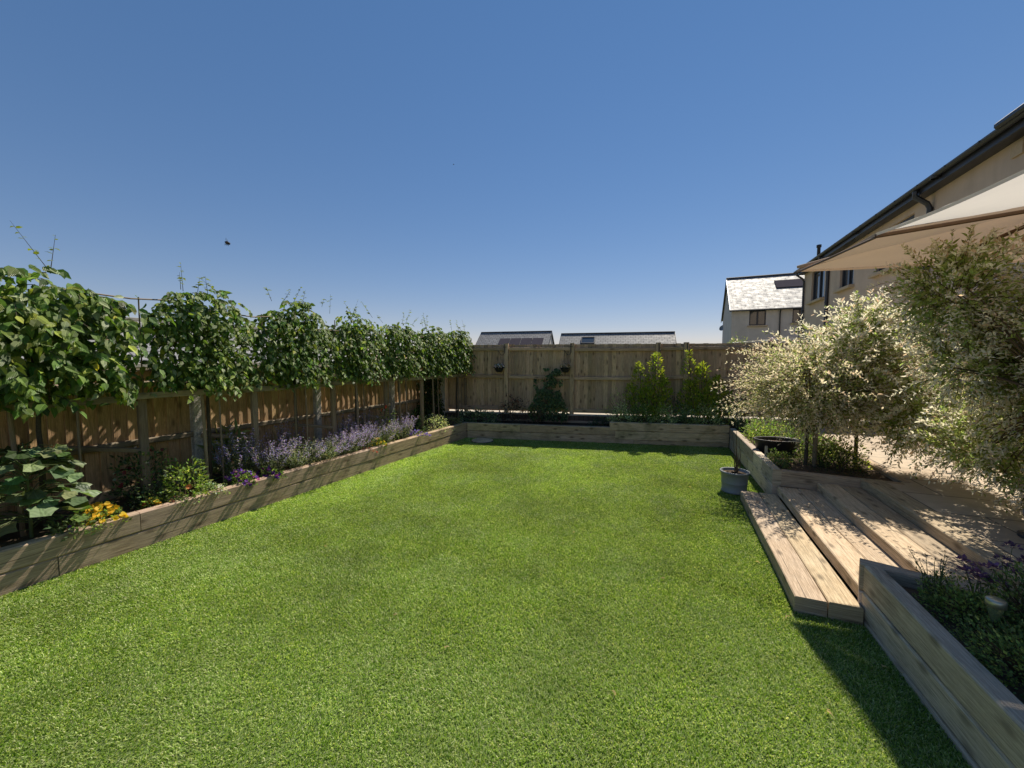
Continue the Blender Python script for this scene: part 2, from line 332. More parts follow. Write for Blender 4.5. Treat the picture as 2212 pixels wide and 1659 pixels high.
# ------------------------------------------------------------------ ground, lawn, soil, patio
def sheet(name,poly,z,mat,kind='structure',uvs=1.0,lab=None):
    P=np.array([[p[0],p[1],z if len(p)<3 else p[2]] for p in poly]); c=P.mean(0); mb=MB(); n=len(P)
    mb.add(np.r_[[c],P],[[0,i+1,(i+1)%n+1] for i in range(n)],np.r_[[c],P][:,:2]*uvs); o=mk(name,mb,mat); tag(o,lab,None,None,kind); return o
sheet('ground',[(-500,-300),(500,-300),(500,900),(-500,900)],-.03,M['ground'])
lawn_poly=[(-4.81,-1.6),(-4.66,1.16),(-4.28,7.72),(1.11,8.84),(1.22,5.62),(.86,5.62),(.86,3.2),(1.28,3.3),(1.3,-1.6)]
t=NT('turf_base'); n=t.noise(t.uv(1,1,1,True),60,4,.7); t.ln(t.ramp(n,(.3,(.06,.09,.022)),(.7,(.13,.18,.045))),t.b.inputs[0]); t.b.inputs["Roughness"].default_value=.95
sheet('lawn',lawn_poly,0.0,t.m)
for nm,pl,z in (('soil',[LP(-3,.06,0),LP(6.56,.06,0),LP(7.6,1.0,0),LP(-3,1.0,0)],.30),('soil',[BP(-.9,.06,0),BP(3.15,.06,0),BP(3.15,.72,0),BP(-.9,.72,0)],.27),('soil',[BP(3.15,.06,0),BP(5.6,.06,0),BP(8.2,.72,0),BP(3.15,.72,0)],.42),
                ('soil',[(1.22,5.68),(2.6,5.58),(2.9,9.3),(1.14,8.8)],.375),('soil',[(1.36,3.24),(3.2,2.68),(3.2,-1.6),(1.38,-1.6)],.325)):
    sheet(nm,[(p[0],p[1]) for p in pl],z,M['soil'])
mb=MB()
for q in ([(2.235,3.03),(5.1,2.14),(5.1,5.60),(2.235,5.56)],[(2.42,5.56),(5.1,5.60),(5.1,10.6),(2.62,9.95)]):
    p=[A3(*v,.416) for v in q]; mb.quad(*p,[v[:2] for v in p])
tag(mk('patio',mb,M['paving']),None,None,None,'structure')
sheet('paving',[BP(-3,.98,0)[:2],BP(9,.98,0)[:2],BP(9,5,0)[:2],BP(-3,5,0)[:2]],.44,M['cope'])
# lawn blades
def inpoly(x,y,P):
    r=np.zeros(len(x),bool); n=len(P)
    for i in range(n):
        x1,y1=P[i];x2,y2=P[(i+1)%n]; c=((y1>y)!=(y2>y)); 
        with np.errstate(divide='ignore',invalid='ignore'): r^=c&(x<(x2-x1)*(y-y1)/(y2-y1+1e-12)+x1)
    return r
def grass():
    N=1900000; x=rng.uniform(-4.9,1.35,N); y=rng.uniform(-1.2,8.9,N)
    dd=np.hypot(x,y); fw=-.378*x+.924*y; lat=.926*x+.378*y
    keep=inpoly(x,y,lawn_poly)&(rng.random(N)<np.clip(5.2/(dd+1.2),.42,1))
    dcp=atz(1042,953,0); keep&=np.hypot(x-dcp[0],y-dcp[1])>.25
    vis=(fw>1.2)&(np.abs(lat)<1.5*fw+.6); keep&=vis|(rng.random(N)<.12)
    x=x[keep];y=y[keep];dd=dd[keep];n=len(x)
    ang=vnoise(x,y,.55,1)*6+vnoise(x,y,.16,2)*4+rng.normal(0,1.5,n)
    lean=.55+.5*vnoise(x,y,.35,3)+rng.normal(0,.22,n)
    h=rng.uniform(.008,.019,n)*(.85+.35*vnoise(x,y,.9,4)); wd=(.0014+.00038*dd)*rng.uniform(.8,1.3,n)
    dx=np.cos(ang);dy=np.sin(ang); ca=rng.random(n)*6.28; wx=np.cos(ca)*wd; wy=np.sin(ca)*wd
    z0=np.full(n,-.003); m=.55
    V=np.empty((n,5,3)); bx=lean*h
    V[:,0]=np.c_[x-wx,y-wy,z0];V[:,1]=np.c_[x+wx,y+wy,z0]
    V[:,2]=np.c_[x-wx*.8+dx*bx*.35,y-wy*.8+dy*bx*.35,h*.62];V[:,3]=np.c_[x+wx*.8+dx*bx*.35,y+wy*.8+dy*bx*.35,h*.62]
    V[:,4]=np.c_[x+dx*bx*1.1,y+dy*bx*1.1,h]
    Fc=(np.array([[0,1,3],[0,3,2],[2,3,4]])[None]+(np.arange(n)*5)[:,None,None]).reshape(-1,3)
    base=np.array([.222,.318,.066]); c=np.tile(base,(n,1)); k=rng.random(n)
    c[k<.26]=[.42,.48,.20]; c[k>.78]=[.11,.20,.02]; c[(k>.26)&(k<.33)]=[.50,.50,.29]
    pt=vnoise(x,y,1.5,5)*.45+vnoise(x,y,.5,6)*.3+vnoise(x,y,.11,8)*.25; c*=(.66+.78*pt)[:,None]; c*=(1.10-.04*np.clip(x+3,-2,4))[:,None]; c*=(1+rng.normal(0,.16,n)).clip(.5,1.6)[:,None]
    mb=MB(); mb.add(V.reshape(-1,3),Fc,None,np.repeat(c,5,0)); o=mk('grass',mb,M['turf']); tag(o,'short green artificial grass covering the whole lawn','grass',None,'stuff')
grass()
# ------------------------------------------------------------------ sleeper walls
def sl(parent,a,b,z0,z1,th,mat,ch=.010,jit=.0012,name='sleeper'):
    mb=MB(); a=A3(a[0],a[1],(z0+z1)/2); b=A3(b[0],b[1],(z0+z1)/2); mb.beam(a,b,th,z1-z0,ch=ch,jit=jit,seg=max(2,int(np.linalg.norm(b-a)/.4))); return mk(name,mb,mat,parent)
T=.1
wl=thing('sleeper_wall','long weathered timber sleeper wall edging the flower bed along the left fence','retaining wall',LP(3,.05,0))
c_=lambda s:LP(s,T/2,0)
for a,b in ((-2.6,.83),(.836,4.05),(4.056,6.66)): sl(wl,c_(a),c_(b),.168,.348,T,M['sleeper'])
for a,b in ((-2.6,.30),(.305,2.42),(2.425,5.02),(5.025,6.655)): sl(wl,c_(a),c_(b),-.05,.165,T-.006,M['sleeper'])
wb=thing('sleeper_wall','shaded mossy sleeper wall across the far end of the lawn, stepping up on its right','retaining wall',BP(2.7,.05,0))
k_=lambda s:BP(s,T/2,0)
for a,b in ((.02,1.24),(1.245,3.28)): sl(wb,k_(a),k_(b),.172,.345,T,M['sleeper_back'])
for a,b in ((.02,2.12),(2.125,3.66),(3.665,5.51)): sl(wb,k_(a),k_(b),-.05,.09 if a>3 else .168,T-.006,M['sleeper_back'])
sl(wb,k_(3.285),k_(5.51),.094,.275,T,M['sleeper_back']); sl(wb,k_(3.17),k_(5.51),.279,.455,T+.004,M['sleeper_back'])
sl(wb,k_(2.125),k_(3.66),.0,.05,T-.03,M['sleeper_back'])
wr_=thing('sleeper_wall','grey sleeper wall beside the potted twiggy shrub, turning the corner above the steps','retaining wall',(1.2,7,0))
e0=A3(1.165,8.76,0); e1=A3(1.255,5.66,0)
f_=lambda t:e0+(e1-e0)*t
for a,b in ((0,.42),(.425,.66),(.665,.84),(.845,1.0)): sl(wr_,f_(a),f_(b),.228,.425,T,M['sleeper_grey'])
for a,b in ((0,.55),(.555,.995)): sl(wr_,f_(a),f_(b),.012,.224,T-.008,M['sleeper_grey'])
sl(wr_,(1.31,5.705),(2.42,5.56),.215,.418,.09,M['sleeper']); sl(wr_,(1.31,5.71),(1.62,5.67),.1,.212,.08,M['sleeper'])
sl(wr_,(2.47,5.63),(2.70,9.95),.30,.424,.09,M['sleeper'])
wn=thing('sleeper_wall','pale grey sleeper wall of the herb bed in the right foreground, corner post at its end','retaining wall',(1.33,1.5,0))
g0=A3(1.300,3.385,0); g1=A3(1.385,-1.6,0)
for z0,z1,x in ((.217,.40,0),(.04,.210,.002),(-.06,.033,.004)): sl(wn,g0+A3(0,-.105,0),g1,z0,z1,T+x,M['sleeper_grey'])
sl(wn,g0+A3(-.052,-.05,0),A3(3.2,2.73,0),.213,.404,.10,M['sleeper_grey']); sl(wn,g0+A3(-.052,-.05,0),A3(3.2,2.73,0),-.05,.21,.098,M['sleeper_grey'])

# ------------------------------------------------------------------ steps
st=thing('timber_steps','pale timber sleeper steps climbing from the lawn to the patio','steps',(1.5,4.4,0))
for i in range(4):
    z1=.125+.1*i; x0=.855+.395*i; ya=3.215 if i==0 else 3.405; yb=5.60; nb=2 if i<3 else 1
    for j in range(nb):
        wdt=.205 if i else .190; xx=x0+wdt/2+j*(wdt+.0045); mb=MB(); zb=z1-.099 if i else -.05; ya=ya if i==0 else 3.40-.31*(xx+.1-1.25)
        mb.beam(A3(xx,ya+rng.normal(0,.003),(z1+zb)/2),A3(xx+.006,yb,(z1+zb)/2),wdt,z1-zb,ch=.007,jit=.0012,seg=7); mk('tread',mb,M['step'],st)
# patio filler below the top step edge
# ------------------------------------------------------------------ fences
def board_panel(parent,P0,u,n,L,z0,z1,mat,bw=.115,th=.012,name='panel',rev=False):
    """feather-edge boards; P0 start (z=0), u along, n towards the viewer"""
    mb=MB(); k=int(round(L/bw)); bw=L/k
    for i in range(k):
        a=P0+u*(i*bw+bw*.5); tl=rng.normal(0,.0025)
        # wedge board: thick edge proud of its neighbour
        s0=P0+u*(i*bw-.008); s1=P0+u*((i+1)*bw); zt=z1+rng.normal(0,.003); q=[]
        C=rng.random(3); o=rng.random(2)*9
        p=[s0+n*.004,s1+n*(.018+tl),s1+n*.002,s0-n*.004]
        if rev: p=[s0+n*(.024+tl),s1+n*.004,s1-n*.004,s0+n*.002]
        for f,(p1,p2) in enumerate(((p[0],p[1]),(p[1],p[2]))):
            ll=np.linalg.norm(p2-p1); A=lambda pp,z:pp+A3(0,0,z)
            mb.quad(A(p1,z0),A(p2,z0),A(p2,zt),A(p1,zt),[o+[0,0],o+[0,ll],o+[zt-z0,ll],o+[zt-z0,0]],C)
        if rev:
            ll=.02; mb.quad(p[3]+A3(0,0,z0),p[0]+A3(0,0,z0),p[0]+A3(0,0,zt),p[3]+A3(0,0,zt),[o+[0,0],o+[0,ll],o+[zt-z0,ll],o+[zt-z0,0]],C*.3+[1.25,.7,.4])
        mb.quad(p[0]+A3(0,0,zt),p[1]+A3(0,0,zt),p[2]+A3(0,0,zt),p[3]+A3(0,0,zt),None,C)
        mb.quad(p[3]+A3(0,0,z0),p[3]+A3(0,0,zt),p[2]+A3(0,0,zt),p[2]+A3(0,0,z0),[o+[0,0],o+[zt-z0,0],o+[zt-z0,.1],o+[0,.1]],C)
    return mk(name,mb,mat,parent)
fl=thing('wooden_fence','brown feather-edge fence with pebbled concrete posts behind the row of box-trained trees','fence',LP(3,.93,0))
ps=[-2.0,.02,1.76,3.47,5.2,6.95]
for i,s in enumerate(ps[:-1]):
    L=ps[i+1]-s-.11; P0=LP(s+.055,.945,0)
    board_panel(fl,P0,ld,-ln,L,.39,1.66,M['featheredge'],.118,rev=True)
    for z,hh in ((.87,.065),(1.52,.06)):
        mb=MB(); mb.beam(LP(s+.06,.905,z),LP(ps[i+1]-.06,.905,z),.055,hh,ch=.012); mk('rail',mb,M['rail'],fl)
    mb=MB(); mb.beam(LP(s+.06,.935,1.675),LP(ps[i+1]-.06,.935,1.675),.06,.025); mk('capping',mb,M['rail'],fl)
    mb=MB(); mb.beam(LP(s+.06,.93,.345),LP(ps[i+1]-.06,.93,.345),.035,.10); mb.beam(LP(s+.06,.93,.1),LP(ps[i+1]-.06,.93,.1),.04,.39); mk('gravel_board',mb,M['rail'],fl)
for s in ps:
    mb=MB(); mb.beam(LP(s,.93,-.1),LP(s,.93,1.72),.10,.115,up=-ln,ch=.012); mk('post',mb,M['conc'],fl)
fb=thing('wooden_fence','tall brown timber fence across the back of the garden','fence',BP(3.5,.8,0))
pb=[-.75,.77,2.34,4.25,4.84,6.52,8.2,9.75]
for i,s in enumerate(pb[:-1]):
    L=pb[i+1]-s; board_panel(fb,BP(s,.845,0),bd,-bn,L-.004,.535,2.14,M['fence_back'],.092)
    for z,hh in ((2.03,.075),(1.35,.075),(.60,.085)):
        dz=rng.normal(0,.012); mb=MB(); mb.beam(BP(s+.052,.80,z+dz),BP(pb[i+1]-.052,.80,z+dz+rng.normal(0,.008)),.05,hh,ch=.008); mk('rail',mb,M['fence_back'],fb)
for s in pb:
    mb=MB(); mb.beam(BP(s,.785,.3),BP(s,.785,2.165),.10,.10,up=-bn,ch=.006); mk('post',mb,M['fence_back'],fb)
pw=thing('plinth_wall','low dark brick edging wall with a pale top under the back fence','plinth wall',BP(3,.8,0))
mb=MB(); mb.beam(BP(-1,.78,.32),BP(9.7,.78,.32),.10,.27,ch=.003); mk('mortar_core',mb,M['mortar'],pw)
mb=MB()
for k in range(100):
    s=-.9+k*.105; mb.beam(BP(s,.727,.36),BP(s,.727,.468),.09,.014,up=-bn,ch=.003)
mk('brick_course',mb,M['brick'],pw)
mb=MB(); mb.beam(BP(-1,.725,.325),BP(9.7,.725,.325),.02,.055,ch=.003); mk('timber_edging',mb,M['sleeper_back'],pw)
mb=MB(); mb.beam(BP(-1,.86,.483),BP(9.7,.86,.483),.29,.028,ch=.004); mk('coping',mb,M['cope'],pw)

# ------------------------------------------------------------------ support frame for the trained trees
TR=[.38,1.68,2.80,3.90,4.95,6.02,6.95]; PO=[-.1,1.07,2.20,3.41,4.56,5.6,7.3]
fr=thing('support_frame','timber posts and rails with thin canes holding up the row of box-trained trees','support frame',LP(3,.5,.3))
for s in PO:
    mb=MB(); mb.beam(LP(s,.47,.1),LP(s,.47,1.40),.07,.05,up=-ln,ch=.004); mk('post',mb,M['stake'],fr)
br=[(-1.2,.95,1.40),(.9,1.75,1.42),(1.70,3.42,1.405),(3.35,5.1,1.415),(5.05,7.6,1.40)]
for i,(a,b,z) in enumerate(br):
    mb=MB(); mb.beam(LP(a,.435-.022*(i%2),z),LP(b,.435-.022*(i%2),z),.022,.065,ch=.003); mk('rail',mb,M['rail'],fr)
for s,dz in ((1.07,.85),(2.20,.78),(3.41,.72),(4.56,.72)):
    mb=MB(); mb.beam(LP(s-.02,.47,dz),LP(s-.42,.86,dz+.07),.06,.04,ch=.003); mk('brace',mb,M['stake'],fr)
for i,s in enumerate(TR):
    for k,q in enumerate((-.075,.09)):
        if i==0: q=(-.16,.2)[k]
        mb=MB(); l=rng.normal(0,.012,2); r=.017 if k==0 else .010
        mb.tube([LP(s+q,.40,.1),LP(s+q+l[0],.41+l[1],1.0),LP(s+q+l[0]*2,.42,1.43+.3*k)],r,8,rng.random(3)); mk('stake',mb,M['stake'],fr)
for s in (.45,1.10,1.75,2.35,2.95,3.5,4.1,4.7,5.3,6.0,6.6):
    top=2.38+rng.normal(0,.04)
    mb=MB(); mb.tube([LP(s,.5,1.40),LP(s+.01,.5,top)],.007,6); mk('cane',mb,M['stake'],fr)
for (a,b,z) in ((.55,1.55,2.43),(1.9,2.6,2.36),(2.9,6.6,2.25),(-.5,3,2.0),(3,7,1.95)):
    mb=MB(); mb.tube([LP(a,.5,z),LP((a+b)/2,.5,z-.02),LP(b,.5,z+.02)],.008,6); mk('cane',mb,M['stake'],fr)

# ------------------------------------------------------------------ trained trees
GRN=(.12,.198,.038); LIME=(.30,.36,.055); PALE=(.36,.42,.21)
tl=['large-leaved box-trained tree nearest the camera at the left edge','box-trained tree with wispy top shoots, second from the left edge, by the pebbled post','box-trained tree rising above its neighbours behind the catmint, third from the left',
    'box-trained tree in the middle of the row, above the near yellow-flowered catmint','box-trained tree fifth along the row, narrow and pale-leaved','box-trained tree sixth along the row, beside the ivy column','last box-trained tree of the row, in the back corner of the fences']
def hedge_tree(i,s):
    wd=(.67,.56,.54,.53,.53,.52,.48)[i]; top=(2.62,2.62,2.64,2.58,2.54,2.54,2.52)[i]; bot=(1.34,1.40,1.38,1.40,1.42,1.42,1.46)[i]; dp=(.40,.34,.34,.33,.32,.31,.30)[i]
    root=thing('hornbeam_tree',tl[i],'tree',LP(s,.5,.3),'trees trained along the left fence')
    mb=MB(); pts=[LP(s+rng.normal(0,.008),.5+rng.normal(0,.006),z) for z in np.linspace(.25,2.4,8)]
    mb.tube(pts,np.linspace(.024,.008,8),9); mk('trunk',mb,M['bark'],root)
    tw=MB(); lv=MB(); P=[];D=[];N=[];L=[];C=[]
    ns=310 if i==0 else (310 if i<3 else 280)
    for k in range(ns):
        # a shoot: starts near the plane of the trunk, arches out and droops
        z0=rng.uniform(bot+.12,top-.02); q0=rng.uniform(-wd,wd)*.92; edge=abs(q0)/wd
        hmax=top+.05*math.sin(s*7+q0*9)-.66*edge**1.9; z0=max(z0,bot+.12+.16*edge**2); sg_=1.12-.38*edge; z0=min(z0,hmax)
        side=1 if rng.random()<.66 else -1; upz=(z0-bot)/(top-bot)
        out=dp*sg_*(1.1-.35*upz)*rng.uniform(.5,1.15)*(.9 if side<0 else 1.0); ln_=rng.uniform(.18,.36)
        p0=LP(s+q0,.5-side*out*rng.uniform(0,.35),z0); dirq=rng.normal(0,.45)
        n=int(rng.integers(6,11)); prev=p0; pts=[p0]
        for j in range(1,n+1):
            f=j/n; p=p0+ld*(dirq*ln_*f)-ln*side*out*f*.85+A3(0,0,ln_*(.35*f-.85*f*f)*(1 if upz<.9 else .2)); pts.append(p)
            d=nrm(p-prev); lat=ld*(1 if j%2 else -1)*rng.uniform(.4,1.0)
            P.append(p); D.append(d*.5+lat*.8+A3(0,0,-rng.uniform(.35,1.0))-ln*side*.35+rng.normal(0,.22,3)); N.append(-ln*side*rng.uniform(.5,1.1)+A3(0,0,rng.uniform(.2,.9))+rng.normal(0,.42,3))
            L.append(rng.uniform(.075,.118)*(.70 if i else .96)); prev=p
        if k%3==0: tw.tube(pts,np.linspace(.004,.0015,len(pts)),4,cap=False)
    nI=int(ns*3.4)
    Pi=np.array([LP(s+rng.normal(0,wd*.42),.5-rng.normal(0,dp*.38),bot+.03+(top-.1-.5*0-bot)*rng.random()**1.1*.88) for _ in range(nI)])
    P=np.r_[np.array(P),Pi]; D=np.r_[np.array(D),rv(nI)+[0,0,-.6]]; N=np.r_[np.array(N),rv(nI)*.5+[.6,0,.5]]; L=np.r_[np.array(L),rng.uniform(.06,.10,nI)]
    n=len(P); C=cols(n,GRN,.34,LIME,.15); k=rng.random(n)<.13; C[k]=PALE
    # upright top shoots
    for _ in range(5 if i<4 else 4):
        q=rng.uniform(-wd,wd)*.8; hgt=rng.uniform(.12,.32) if i else rng.uniform(.2,.42); b=LP(s+q,.5+rng.normal(0,.06),top-.06); vx=rng.normal(0,.10,2)
        pts=[b+ld*vx[0]*f+ln*vx[1]*f*.6+A3(0,0,hgt*f) for f in np.linspace(0,1,6)]; tw.tube(pts,np.linspace(.0035,.001,6),4,cap=False)
        for j in range(9):
            f=rng.uniform(.2,1); p=b+ld*vx[0]*f+ln*vx[1]*f*.6+A3(0,0,hgt*f); a=rng.uniform(0,6.28)
            P=np.r_[P,[p]]; D=np.r_[D,[ld*math.cos(a)+ln*math.sin(a)+A3(0,0,rng.uniform(-.2,.6))]]; N=np.r_[N,[A3(rng.normal(0,.3),rng.normal(0,.3),1)]]; L=np.r_[L,[rng.uniform(.035,.08)*(1.1-.5*f)]]
            C=np.r_[C,[np.array(LIME)*rng.uniform(.5,.9)]]
    lv.leaves(P,D,N,L,rng.uniform(.64,.86,len(P)),OV,C,0,rng.uniform(.5,1.8,len(P)))
    lv.merge(tw,1); mk('crown',lv,[M['leaf'],M['bark']],root)
for i,s in enumerate(TR): hedge_tree(i,s)
#@@NEXT@@
# ------------------------------------------------------------------ willows
def willow(name,label,base,z0,crown_c,rad,hz,n_sh,leafL,shape,trunk,creamp=.6,tipc=.9,group=None,stake=False,lobes=(),cream=(.56,.50,.385),green=(.16,.20,.06)):
    root=thing(name,label,'tree',(base[0],base[1],z0),group); cc=A3(*crown_c)
    tr=MB(); tr.tube(trunk,np.linspace(.024,.016,len(trunk)),9); head=np.array(trunk[-1]); mk('trunk',tr,M['bark'],root)
    if stake:
        sk=MB(); sk.tube([A3(base[0]+.09,base[1]-.03,z0-.1),A3(base[0]+.085,base[1]-.03,z0+.75)],.028,8); mk('stake',sk,M['stake'],root)
    br=MB(); P=[];D=[];N=[];L=[];C=[]; cream=np.array(cream); green=np.array(green); pink=np.array([.74,.56,.44])
    nb=26
    limbs=[]
    for k in range(nb):
        v=rv(1)[0]; v[2]=abs(v[2])*.8+.02 if rng.random()<.8 else v[2]*.3; v=nrm(v); e=cc+v*np.array([rad,rad,hz])*rng.uniform(.5,.78); mid=(head+e)/2+A3(0,0,.10*rad)
        t_=np.linspace(0,1,7)[:,None]; pts=(1-t_)**2*head+2*t_*(1-t_)*mid+t_**2*e; br.tube(pts,np.linspace(.012,.004,7),5,cap=False); limbs.append(pts)
    cc0,rad0,hz0=cc,rad,hz; n_tot=n_sh+sum(q[3] for q in lobes)
    for k in range(n_tot):
        v=rv(1)[0]; cc,rad,hz=cc0,rad0,hz0; kk_=k-n_sh
        for q in lobes:
            if 0<=kk_<q[3]: cc,rad,hz=A3(*q[0]),q[1],q[2]
            kk_-=q[3]
        lim=shape(v) if (shape and rad==rad0) else 1.0
        r1=lim*(rng.uniform(.45,1.0)**.6); e=cc+v*np.array([rad,rad,hz])*r1
        o=cc+(e-cc)*rng.uniform(.25,.6)+rng.normal(0,.05*rad,3)
        ll=np.linalg.norm(e-o); sag=A3(0,0,rng.uniform(-.02,.16)*ll+.05)
        ext=e+(e-o)/max(ll,.01)*rng.uniform(0,.16)+(A3(0,0,rng.uniform(0,.10)) if v[2]>-.2 else 0)
        n=int(rng.integers(9,17)); t_=np.linspace(0,1,n); pts=o+(ext-o)*t_[:,None]+sag*(np.sin(t_*math.pi))[:,None]
        if k%2==0: br.tube(pts[::2] if n>10 else pts,np.linspace(.0032,.0012,len(pts[::2] if n>10 else pts)),3,cap=False)
        ax=nrm(ext-o); s1=nrm(np.cross(ax,rv(1)[0])); s2=np.cross(ax,s1); whiteness=rng.random()<creamp
        for j in range(1,n):
            f=j/(n-1)
            for sg in (1,-1):
                a=j*1.57+rng.normal(0,.3); lat=(s1*math.cos(a)+s2*math.sin(a))*sg
                P.append(pts[j]+rng.normal(0,.004,3)); D.append(ax*rng.uniform(.5,1.1)+lat*.9+A3(0,0,.15)); N.append(A3(0,0,.9)+ax*-.4+rng.normal(0,.45,3)); L.append(leafL*rng.uniform(.6,1.15)*(1-.3*f*f))
                out=r1*(.55+.45*f)
                pw=(tipc*max(0,(f-.25)/.75)+.25) if whiteness else .16*f+.05
                if rng.random()<pw: c=cream*rng.uniform(.75,1.12) if rng.random()<.86 else pink*rng.uniform(.8,1.1)
                else: c=green*rng.uniform(.55,1.35)*np.array([rng.uniform(.85,1.15),1,1])
                C.append(c)
    for q in lobes:
        for _ in range(7):
            e=A3(*q[0])+rng.normal(0,.25,3)*q[1]; mid=(head+e)/2+A3(0,0,.12); t_=np.linspace(0,1,7)[:,None]; br.tube((1-t_)**2*head+2*t_*(1-t_)*mid+t_**2*e,np.linspace(.011,.004,7),5,cap=False)
    lv=MB(); lv.leaves(np.array(P),np.array(D),np.array(N),np.array(L),rng.uniform(.28,.40,len(P)),LN,np.array(C).clip(0,.9),0,rng.uniform(-.4,2.2,len(P)))
    lv.merge(br,1); mk('crown',lv,[M['willow'],M['twig']],root); return root
def shp1(v): return 1.0+.2*math.sin(v[0]*7+1)*math.cos(v[1]*6)+.08*math.sin(v[2]*11)-(.1 if v[2]<-.4 else 0)
w1=atz(1740,1000,.4)
root_w1=willow('willow_tree','cream variegated willow standard with a round crown on a staked stem behind the twig pot',(w1[0],w1[1]),.375,(w1[0]+.05,w1[1]+.08,1.33),1.08,.72,760,.056,shp1,
   [A3(w1[0],w1[1],.3),A3(w1[0]+.01,w1[1]+.02,.8),A3(w1[0]+.03,w1[1]+.05,1.2)],.84,.9,None,True,cream=(.86,.76,.60),green=(.38,.41,.17))
def shp2(v):
    a=math.atan2(v[1],v[0]); k=1.0+.16*math.sin(a*3+.6)+.12*math.sin(v[2]*9+a*5)
    if v[2]>.55: k*=.95+.12*math.sin(a*4)
    if v[0]<0 and v[2]<.25: k*=1-.55*(-v[0])*min(1,(.25-v[2])*1.4)
    return k
wc=(2.62,3.80)
willow('willow_tree','large green and cream willow in the right foreground, loose shoots over the patio and parasol',wc,.42,(2.98,4.36,1.68),1.06,1.06,1750,.056,shp2,
   [A3(wc[0],wc[1],.6),A3(wc[0]+.02,wc[1],1.1),A3(wc[0]-.02,wc[1]+.15,1.45)],.72,.9,None,False,lobes=(((2.6,4.9,.98),.42,.36,130),((3.0,5.5,.95),.6,.42,190),((2.85,4.6,.82),.4,.32,120),((2.14,4.4,2.3),.45,.42,230),((2.4,4.55,1.75),.48,.5,190)),cream=(.86,.81,.70),green=(.36,.43,.14))
willow('willow_tree','tall pale willow with white-tipped upright shoots between the round willow and the large right one',(2.34,6.55),.375,(2.25,6.5,1.58),.98,.74,540,.070,shp1,
   [A3(2.34,6.55,.3),A3(2.33,6.54,.8),A3(2.3,6.5,1.2)],.85,.95,None,False,lobes=(((2.3,6.4,2.1),.5,.45,200),((2.0,6.3,1.1),.5,.4,130),((2.72,5.95,1.05),.6,.5,230)),cream=(.87,.82,.72),green=(.36,.43,.13))
# pot of the large willow
pt=thing('plant_pot','dark round pot holding the large willow on the patio','plant pot',(wc[0],wc[1],.416))
mb=MB(); mb.lathe((wc[0],wc[1],.416),[(.0,0),(.21,0),(.22,.02),(.26,.25),(.275,.255),(.28,.29),(.262,.294),(.25,.25),(.0,.25)],36); mk('pot_body',mb,M['terracotta'],pt)
mb=MB(); mb.lathe((wc[0],wc[1],.416),[(.0,.262),(.252,.255)],30); mk('compost',mb,M['soil'],pt)

# ------------------------------------------------------------------ plants
BG=1.7
def bush(name,label,base,size,n,leafL,wr,tpl,base_c,var=.25,alt=None,pa=0,up=.5,mat='leafs',cat='plant',group=None,stems=10,lift=.0,fill=.35,top=0,flow=None):
    """leafy mound: base (x,y,z); size (rx,ry,h); flow = list of (count, colour, size, name)"""
    b=A3(*base); root=thing(name,label,cat,b,group); rx,ry,h=size
    v=rv(n); v[:,2]=np.abs(v[:,2]); r=rng.uniform(fill,1,n)**.6; lob=1+.18*np.sin(v[:,0]*5+b[0]*9)*np.cos(v[:,1]*6+b[1]*7)+.12*np.sin(v[:,2]*9+b[0])
    P=b+v*np.array([rx,ry,h])*(r*lob)[:,None]+[0,0,lift]
    if top>0: # narrow towards the top in uneven spires
        f=((P[:,2]-b[2])/h).clip(0,1); cx=np.sin(f*5+b[0]*7)*.06; P[:,:2]=b[:2]+(P[:,:2]-b[:2])*(1-top*f)[:,None]; P[:,0]+=cx
    D=v*np.array([1,1,.4])+rng.normal(0,.45,(n,3))+[0,0,up]; N=v*.6+rng.normal(0,.4,(n,3))+[0,0,.8]
    lv=MB(); lv.leaves(P,D,N,leafL*rng.uniform(.6,1.2,n),wr*rng.uniform(.85,1.15,n),tpl,cols(n,np.array(base_c)*BG,var,None if alt is None else np.array(alt)*BG,pa),0,rng.uniform(.4,1.6,n)); mk('foliage',lv,M[mat],root)
    if stems:
        sm=MB()
        for _ in range(stems):
            v1=rv(1)[0]; e=b+A3(v1[0]*rx*.7,v1[1]*ry*.7,h*rng.uniform(.45,.8)+lift); sm.tube([b+A3(v1[0]*.03,v1[1]*.03,-.03),(b+e)/2+A3(0,0,.05*h),e],[.006,.004,.002],5,cap=False)
        mk('stems',sm,M['twig'],root)
    for q in (flow or []):
        cnt,fc,fs,fn=q; v=rv(cnt); v[:,2]=np.abs(v[:,2])*.8+.3; v/=np.linalg.norm(v,axis=1)[:,None]; p=b+v*np.array([rx,ry,h])*rng.uniform(.92,1.12,cnt)[:,None]+[0,0,lift]
        one=cnt<=60
        fo=MB()
        for g in (range(cnt) if one else [slice(None)]):
            if one: fo=MB(); g=slice(g,g+1)
            pg=p[g]; vg=v[g]; c_n=len(pg)
            for kk in range(2):
                fo.leaves(pg+rng.normal(0,fs*.12,(c_n,3))-A3(0,0,kk*fs*.2),rv(c_n)+[.2,-.2,0],vg+[0.3,-.5,.5]+rng.normal(0,.3,(c_n,3)),fs*rng.uniform(.75,1.15,c_n),np.full(c_n,1.0),PT,cols(c_n,fc,.16),0,1.5)
            mk('flower' if one else 'flowers',fo,M['petal'],root)
    return root
LZ=.30
def lpos(s,off): p=LP(s,off,LZ); return (p[0],p[1],p[2])
